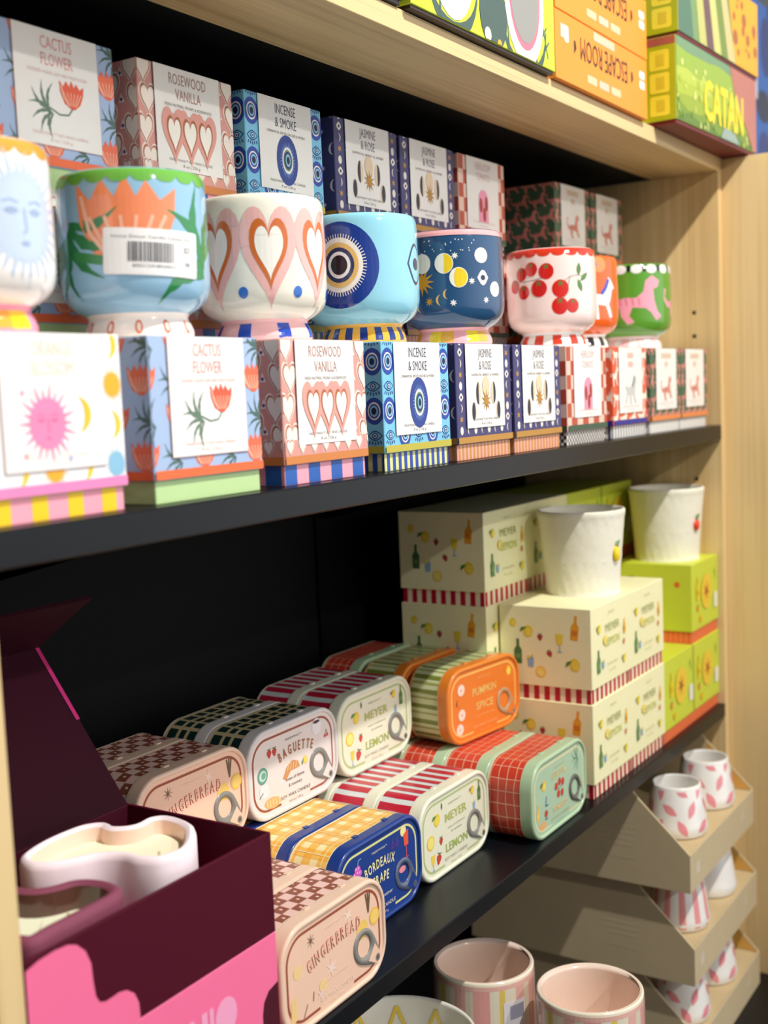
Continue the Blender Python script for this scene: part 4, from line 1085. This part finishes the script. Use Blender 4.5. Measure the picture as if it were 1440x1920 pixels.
def inset(P, d):
    out = []; n = len(P)
    for i in range(n):
        a = Vector(P[i - 1] + (0,)); b = Vector(P[i] + (0,)); c = Vector(P[(i + 1) % n] + (0,))
        t_ = (c - a).normalized(); out.append((b.x + t_.y * d, b.y - t_.x * d))
    return out
def area(P): return sum(P[i][0] * P[(i + 1) % len(P)][1] - P[(i + 1) % len(P)][0] * P[i][1] for i in range(len(P)))
def wavy(label, P, z0, z1, col, incol, waxcol, wick, depth, wall=.009):
    t = thing('wavy_candle', label, 'candle', (P[0][0], P[0][1], z0), 0)
    P = [(p[0] - P[0][0], p[1] - P[0][1]) for p in P]
    if area(P) > 0: P = list(reversed(P))      # clockwise: inset() moves inwards
    L = smooth_loop(P); H = z1 - z0; mb = MB(); m = mat(col, 'matte', .02)
    R = lambda d, z: [(p[0], p[1], z) for p in inset(L, d)]
    seq = [R(.004, 0), R(.001, .002), R(0, .006), R(0, H - .005), R(.0012, H - .0015), R(.0035, H), R(wall - .003, H), R(wall - .0005, H - .002)]
    mb.loft(list(reversed(seq)), m, True)
    mb.build('vessel', t)
    mb = MB(); mb.loft([R(wall + .001, H - depth), R(wall - .0005, H - .002)], mat(incol, 'gloss'), True); mb.build('lining', t)
    mb = MB(); mb.face([p for p in reversed(R(wall, H - depth + .001))], mat(waxcol, 'matte')); o = mb.build('wax', t)
    for (x, y) in wick:
        mb = MB(); mb.tube([(x, y, H - depth), (x + .0005, y, H - depth + .009)], .0011, mat((244, 232, 190), 'matte'), 8); mb.build('wick', t)
PA = [(0.487, .088), (0.495, .104), (0.52, .112), (0.548, .112), (0.561, .106), (0.566, .097), (0.5635, .087), (0.571, .0785), (0.585, .079), (.5945, .071), (.595, .056), (.590, .042), (.584, .034), (.57, .022), (.556, .0145), (.543, .0135), (.531, .019), (.525, .032), (.525, .046), (.518, .058), (.503, .067), (.492, .076)]
wavy('pale pink wavy candle inside the open maroon box', PA, zm + h - .0378, -.2825, (250, 232, 240), (248, 214, 196), (255, 246, 216), [(.045, -.025), (.06, -.055)], .0125, .0075)
PB = [(.419, .088), (.445, .094), (.468, .088), (.4735, .068), (.481, .060), (.493, .055), (.500, .046), (.503, .032), (.499, .018), (.488, .0115), (.468, .0105), (.44, .0105), (.42, .013), (.417, .05)]
wavy('maroon wavy candle beside the pale pink candle', PB, zm + h - .0378, -.288, (130, 62, 86), (92, 60, 52), (240, 242, 214), [(.05, -.055)], .017)

# ------------------------------------------------------------------ bottom shelf: kraft trays, pots, mugs, bowls
ZB = -.8355
KR = (202, 184, 148); KRM = mat(KR, 'matte', .06, 30); KRI = mat((206, 184, 142), 'matte', .05, 30); KR_BACKLIT = mat((220, 170, 84), 'matte')
def tray(label, x, y, z):
    t = thing('cardboard_tray', label, 'tray', (x, y, z), 0, 'stacked kraft cardboard trays')
    w_, d_, hf, hb, th = .264, .30, .0455, .1178, .0025
    def sidepoly(x0): return [(x0, 0, 0), (x0, d_, 0), (x0, d_, hb), (x0, .072, hb), (x0, .062, hb - .012), (x0, .0, hf)]
    mb = MB()
    for x0, m in ((0, KRM), (w_ - th, KRM)):
        a = sidepoly(x0); b = [(p[0] + th, p[1], p[2]) for p in a]; mb.loft([a, b], m, False, True, True)
    mb.box(th, w_ - th, 0, th, 0, hf, KRM, .0002); mb.box(th, w_ - th, d_ - th, d_, 0, hb, KRM); mb.box(th, w_ - th, th, d_ - th, 0, hf - .002, KRI)
    P = [(w_ - th - .0004, .003, hf), (w_ - th - .0004, .062, hb - .013), (w_ - th - .0004, .062, hf)]; mb.face(P, KR_BACKLIT)  # backlit look of the right flap's inside, painted as a golden triangle
    g = G()
    for i, (ww, o_) in enumerate(((.034, 0), (.05, 0), (.052, 0), (.05, 0), (.034, 0), (.0, 0), (.044, 0))):
        if ww: g.text('HANDMADE STONEWARE GIFT SET OF TWO'[:int(ww * 600)], .12, .075 - i * .0075, .0042, (226, 216, 196), 2, width=ww)
    emit(mb, g, lambda u, v, o: (-o, .21 - u, v), fin='matte')
    g = G().rect(.022, .016, .036, .03, (214, 200, 178), 1).rect(.205, .018, .219, .03, (206, 192, 168), 1)
    emit(mb, g, lambda u, v, o: (u, -o, v), fin='matte')
    mb.build('carton', t)
    return t
t0 = None
for i, z in enumerate((ZB, ZB + .1185, ZB + .237)):
    lb = 'kraft cardboard tray with cutaway sides, %s of the stack' % ('bottom', 'middle', 'top')[i]
    if t0 is None: t0 = tray(lb, 1.337 + .012, -.052, z)
    else: dup(t0, (1.349 - .0105 * i, -.052, z), 0, lb)
def leaf_pot(label, x, y, z, style, tilt=0):
    t = thing('ceramic_pot', label, 'pot', (x, y, z), 0, 'white painted pots in the kraft trays')
    prof = [(0, .0), (.032, .0), (.0365, .003), (.038, .010), (.0365, .02), (.0335, .04), (.030, .0585), (.029, .0615), (.0272, .0615), (.0272, .058), (.030, .04), (.033, .02), (.0, .012)]
    P = smooth_prof(prof, sub=3); mb = MB(); mb.lathe(P, mat((246, 244, 240), 'gloss', .03), n=64)
    PO = P[6:24]
    def rad(v):
        for (r0, z0), (r1, z1) in zip(PO[:-1], PO[1:]):
            if z0 <= v <= z1: return r0 + (r1 - r0) * (v - z0) / (z1 - z0 + 1e-9)
        return .03
    a0 = math.atan2(-.5 - y, -x)
    fm = lambda u, v, o: ((rad(v) + o) * math.cos(a0 + u / .038), (rad(v) + o) * math.sin(a0 + u / .038), v)
    g = G()
    if style == 'leaf':
        rnd = random.Random(int(x * 1000) + int(z * 999)); k = 0
        for i in range(8):
            for j in range(3):
                u = -.115 + i * .0305 + (.014 if j % 2 else 0); v = .014 + j * .0215; rt = .6 + ((i * 7 + j * 3) % 5) * .5
                P2 = [(u + p[0] * math.cos(rt) - p[1] * math.sin(rt), v + p[0] * math.sin(rt) + p[1] * math.cos(rt)) for p in almond(.0235, .0098)]; g.poly(P2, (240, 150, 158), 1)
    else:
        for i in range(12): g.rect(-.12 + i * .02, .004, -.12 + i * .02 + .0085, .064, (240, 158, 160), 1)
    if style != 'plain': emit(mb, g, fm, rect=(-.2, .004, .2, .0575), band=.004, vband=.006, fin='gloss', smooth=True)
    mb.build('body', t)
for lv, (xs, st) in enumerate((((1.408, 1.522), ('leaf', 'leaf')), ((1.410, 1.523), ('stripe', 'plain')), ((1.408, 1.522), ('leaf', 'leaf')))):
    for k, x in enumerate(xs):
        z = ZB + .1185 * lv + .0445
        ds = {'leaf': 'white pot with pink leaf marks', 'stripe': 'white pot with pink vertical stripes', 'plain': 'plain white pot'}[st[k]]
        leaf_pot('%s, %s in the %s tray' % (ds, ('left', 'right')[k], ('bottom', 'middle', 'top')[lv]), x, -.009, z, st[k])
def mug(label, x, y, z):
    t = thing('striped_mug', label, 'mug', (x, y, z), 0, 'striped mugs on the bottom shelf')
    H = .0906
    prof = [(0, .001), (.040, .001), (.0455, .0), (.0485, .003), (.05, .010), (.05, .06), (.05, .086), (.0492, .0902), (.0478, H), (.0464, .0898), (.0462, .085), (.0462, .03), (.043, .012), (.0, .009)]
    P = smooth_prof(prof, sub=3); mb = MB(); cut = 7 * 3 + 3
    mb.lathe(P[:cut], mat((244, 236, 214), 'gloss'), n=72); mb.lathe(P[cut - 1:], mat((250, 226, 210), 'gloss'), n=72)
    g = G(); cols = [(244, 176, 170), (246, 238, 216), (240, 214, 110), (246, 238, 216), (244, 190, 180), (236, 224, 200)]; u = -.157; k = 0
    while u < .155:
        wd = (.016, .009, .006, .012, .011, .008)[k % 6]; g.rect(u, .006, u + wd, .083, cols[k % 6], 1); u += wd; k += 1
    g.rect(-.157, .083, .157, .0875, (246, 196, 184), 2)
    emit(mb, g, lambda u, v, o: ((.05 + o + .0002) * math.cos(-2.2 + u / .05), (.05 + o + .0002) * math.sin(-2.2 + u / .05), v), band=.0045, fin='gloss', smooth=True)
    mb.build('body', t); return t
mm = None
for s_, (x, y, nm) in enumerate(((1.008, .052, 'back stack behind the bowls'), (1.006, -.062, 'front stack beside the trays'))):
    for lv in range(3):
        lb = 'pink and cream striped mug, %s of the %s' % (('bottom', 'middle', 'top')[lv], nm)
        if mm is None: mm = mug(lb, x, y, ZB)
        else: dup(mm, (x, y, ZB + lv * .0908), 0, lb)
        if s_ == 0 and lv == 2:
            last = [o for o in COL.objects if o.get('label') == lb][0]
            mb = MB(); gg = G().rect(-.013, .042, .012, .07, (240, 240, 246), 3)
            for q in range(12): gg.rect(-.006 + q * .0014, .052, -.0053 + q * .0014, .066, (90, 96, 150), 4)
            a0 = math.atan2(-.5 - .052, -1.008) + .62
            emit(mb, gg, lambda u, v, o: ((.0504 + o) * math.cos(a0 + u / .05), (.0504 + o) * math.sin(a0 + u / .05), v), band=.004, smooth=True); o = mb.build('price_sticker', last); o['label'] = 'white barcode sticker'
def bowl(label, x, y, z):
    t = thing('scalloped_bowl', label, 'bowl', (x, y, z), 0, 'stacked white bowls with yellow scallops')
    prof = [(0, .004), (.034, .004), (.036, 0), (.04, 0), (.042, .006), (.058, .03), (.068, .06), (.0705, .0885), (.0695, .0905), (.068, .0885), (.0655, .062), (.055, .032), (.04, .013), (0, .011)]
    mb = MB(); P = smooth_prof(prof, sub=3); mb.lathe(P, mat((246, 244, 234), 'gloss'), n=72)
    IN = [(.0885, .068), (.062, .0655), (.032, .055)]
    def fm(u, v, o):
        zz = .0885 - v
        r = .068 - (.0025 * v / .0265 if v < .0265 else .0025 + (v - .0265) / .03 * .0105)
        return ((r - o - .0004) * math.cos(-u / .068), (r - o - .0004) * math.sin(-u / .068), zz)
    g = G(); n = 11; U = 2 * PI * .068
    for i in range(n):
        c = i * U / n; pts = [(c + U / n * k / 10, .006 + .034 * (1 - abs(2 * k / 10 - 1) ** 1.6)) for k in range(11)]; g.line(pts, .0035, (246, 214, 80), 1)
    emit(mb, g, fm, band=.005, vband=.01, fin='gloss', smooth=True)
    mb.build('body', t); return t
bb = None
for lv in range(3):
    lb = 'white bowl with yellow scallops, %s of its stack' % ('bottom', 'middle', 'top')[lv]
    if bb is None: bb = bowl(lb, .846, .052, ZB)
    else: dup(bb, (.846, .052, ZB + lv * .0912), 0, lb)

# ------------------------------------------------------------------ games on the top board
ZG = ZT + .0004
def game(name, label, x, y, z, w_, d_, h_, cols, front, left=None, rz=0.0, base=None, group='board games on the top board'):
    t = thing(name, label, 'game box', (x, y, z), rz, group)
    b = base[1] if base else 0
    if base:
        mb = MB(); mb.box(.0015, w_ - .0015, .0015, d_ - .0015, 0, b + .003, mat(base[0]), .0004); mb.build('base', t)
    mb = MB(); mb.box(0, w_, 0, d_, b, h_, mat(cols), .0006)
    if front: emit(mb, front, lambda u, v, o: (u, -o, v), (.0006, b + .0006, w_ - .0006, h_ - .0006))
    if left: emit(mb, left, lambda u, v, o: (-o, d_ - u, v), (.0006, b + .0006, d_ - .0006, h_ - .0006))
    mb.build('lid', t); return t
# lime box with cut-out eyes
w_, h_ = .268, .20
g = G(); LG = (208, 226, 60); DG = (74, 96, 90)
for (cx, cy, sc, rim) in ((.068, .062, 1.0, WHITE), (.203, .055, 1.05, (244, 120, 140))):
    g.circ(cx, cy, .039 * sc, WHITE, 3, .056 * sc); g.circ(cx, cy + .004, .031 * sc, rim if rim != WHITE else (240, 236, 230), 4, .047 * sc); g.circ(cx, cy + .006, .0285 * sc, (150, 150, 146) if rim != WHITE else (250, 250, 246), 5, .043 * sc)
    P = [(cx - .044 * sc, cy - .024)] + [(cx + .044 * sc * math.cos(PI + PI * i / 12), cy - .02 - .05 * sc * math.sin(PI * i / 12)) for i in range(13)] + [(cx + .042 * sc * math.cos(-PI * i / 12), cy - .02 - .037 * sc * math.sin(PI * i / 12)) for i in range(13)]
    g.poly(P, DG, 1)
g.circ(.14, .027, .026, DG, 4, .03)
for a in (-.6, -.25, .1, .5, .9): g.poly([(.14 + .026 * math.sin(a) - .003, .03 + .028 * math.cos(a)), (.14 + .036 * math.sin(a), .03 + .046 * math.cos(a)), (.14 + .026 * math.sin(a) + .003, .03 + .028 * math.cos(a))], DG, 3)
g.circ(.128, .008, .006, (245, 240, 225), 5); g.circ(.15, .004, .004, (240, 180, 60), 5)
g.line([(.236, .056), (.252, .012)], .0018, DG, 2)
for (x, y) in ((.239, .046), (.244, .034), (.249, .022)): g.line([(x - .005, y - .005), (x + .006, y + .006)], .0018, DG, 2)
for x in (.045, .168, .225): g.poly([(x, 0), (x + .004, 0), (x - .001, .03)], DG, 2)
game('board_game', 'lime green game box with big cartoon eyes', .8365, -.008, ZG, w_, .15, h_, LG, g, base=((60, 46, 40), .003))
game('board_game', 'dark green game box left of the lime box', .56, -.004, ZG, .27, .15, .17, (20, 96, 66), G().rect(0, .0, .27, .006, (40, 150, 100), 1), base=((40, 36, 34), .004))
# two orange boxes standing upside down
def orange_front(n):
    g = G(); g.text('ESCAPE ROOM', .124, .0505, .032, (70, 44, 30), 2, width=.128, rot=PI)
    for x, s_ in ((.047, 1), (.203, 1)):
        g.poly([(x - .003, .031), (x + .003, .037), (x + .001, .044), (x - .003, .044)], (70, 44, 30), 2)
    g.rrect(.095, .055, .152, .0635, .001, (250, 196, 166), 1); g.rrect(.077, .0095, .102, .0175, .002, (250, 200, 160), 1); g.rrect(.108, .0095, .135, .0175, .002, (252, 196, 170), 1); g.rrect(.141, .0095, .168, .0175, .002, (250, 200, 160), 1)
    g.rrect(.225, .042, .242, .0505, .003, (250, 238, 226), 1); g.rrect(.225, .031, .242, .040, .003, (250, 238, 226), 1)
    if n == 0: g.rect(.012, .041, .024, .054, (250, 200, 190), 1); g.rrect(.021, .038, .031, .054, .003, (250, 244, 236), 2)
    return g
game('board_game', 'orange escape game box standing upside down, lower of two', 1.1105, -.0065, ZG, .2495, .16, .0655, (250, 152, 50), orange_front(0))
game('board_game', 'orange escape game box standing upside down, upper of two', 1.1125, -.0065, ZG + .0662, .2495, .16, .0655, (250, 152, 50), orange_front(1))
# green landscape boxes
def field(w_, h_, title, seed):
    rnd = random.Random(seed); g = G()
    for k in range(8):
        y = h_ * k / 8; c = [(96, 130, 40), (120, 150, 40), (150, 170, 40), (168, 186, 50), (180, 196, 70), (150, 178, 60), (126, 160, 84), (116, 150, 110)][k]
        g.poly([(-.01, y - .01)] + [(w_ * i / 8, y + rnd.uniform(-.006, .006)) for i in range(9)] + [(w_ + .01, h_ + .01), (-.01, h_ + .01)], c, 1 + k * .5)
    for k in range(70):
        x, y = rnd.uniform(0, w_), rnd.uniform(0, h_ * .75); g.circ(x, y, rnd.uniform(.0015, .004), rnd.choice([(200, 210, 90), (110, 140, 30), (220, 220, 130), (170, 190, 50)]), 6, rnd.uniform(.002, .006), n=8)
    g.poly([(w_ * .62, h_ + .01), (w_ * .72, h_ * .55), (w_ * .86, h_ * .3), (w_ * .96, 0), (w_ * 1.1, 0), (w_ * 1.1, h_ + .01)], (186, 116, 100), 7)
    g.poly([(w_ * .5, 0), (w_ * .56, h_ * .2), (w_ * .7, h_ * .16), (w_ * .78, 0)], (150, 170, 160), 7)
    if title: g.text('CATAN', w_ * .56, h_ * .2, h_ * .66, (246, 222, 40), 9, width=w_ * .5, bold=.03)
    return g
def badges(d_, h_):
    g = G().rect(0, 0, d_, h_, (176, 182, 20), 1)
    for k in range(3): g.rrect(d_ - .032, h_ * (.1 + .26 * k), d_ - .008, h_ * (.33 + .26 * k), .003, (246, 226, 60), 2); g.rect(d_ - .024, h_ * (.15 + .26 * k), d_ - .014, h_ * (.28 + .26 * k), (226, 200, 50), 3)
    g.rect(0, h_ * .9, d_, h_, (170, 90, 70), 2)
    return g
CW, CH, CD = .292, .099, .29
game('board_game', 'green landscape game box with yellow title, lower of two overhanging', 1.3945, -.029, ZG, CW, CD, CH, (150, 170, 50), field(CW, CH, True, 1), badges(CD, CH), math.radians(-2), ((120, 24, 40), .004))
g = G(); rnd = random.Random(8)
g.rect(0, 0, CW, CH, (120, 150, 96), 1); g.poly([(0, 0), (.0, CH), (.03, CH), (.05, 0)], (84, 120, 96), 2)
for k, c in enumerate(((190, 190, 110), (110, 80, 80), (200, 200, 120), (120, 140, 60), (206, 190, 130))): g.poly([(.05 + k * .022, CH), (.07 + k * .022, CH), (.10 + k * .026, 0), (.07 + k * .026, 0)], c, 3 + k * .3)
g.poly([(.17, CH), (CW, CH), (CW, 0), (.20, 0)], (240, 170, 30), 5)
for k in range(14): g.circ(rnd.uniform(.19, .28), rnd.uniform(.02, .09), rnd.uniform(.003, .01), (170, 100, 40), 6, n=10)
game('board_game', 'landscape game box with orange sunset, on top of the green one', 1.3995, -.031, ZG + CH + .0006, CW, CD, CH, (150, 160, 80), g, badges(CD, CH), math.radians(-2), ((120, 24, 40), .004))
game('board_game', 'blue game box resting on the upper orange box', 1.19, .03, ZG + .133, .16, .12, .05, (30, 80, 190), G().rect(.09, 0, .11, .06, (20, 24, 60), 1))
# blue merchandise hanging beyond the green boxes
g = G().rect(0, 0, .4, .5, (20, 90, 170), 1); rnd = random.Random(11)
for k in range(26): g.circ(rnd.uniform(0, .4), rnd.uniform(.0, .4), rnd.uniform(.012, .045), rnd.choice([(12, 20, 50), (30, 120, 200), (170, 200, 230), (20, 40, 110), (40, 140, 210)]), 2 + k * .1, rnd.uniform(.02, .05), n=14)
g.circ(.06, .05, .08, (110, 120, 50), 6, .1); g.rect(.02, .16, .3, .2, (200, 206, 216), 5)
game('board_game', 'blue patterned game box standing behind the green boxes', 1.76, .06, ZG - .0024, .4, .08, .32, (20, 90, 170), g)
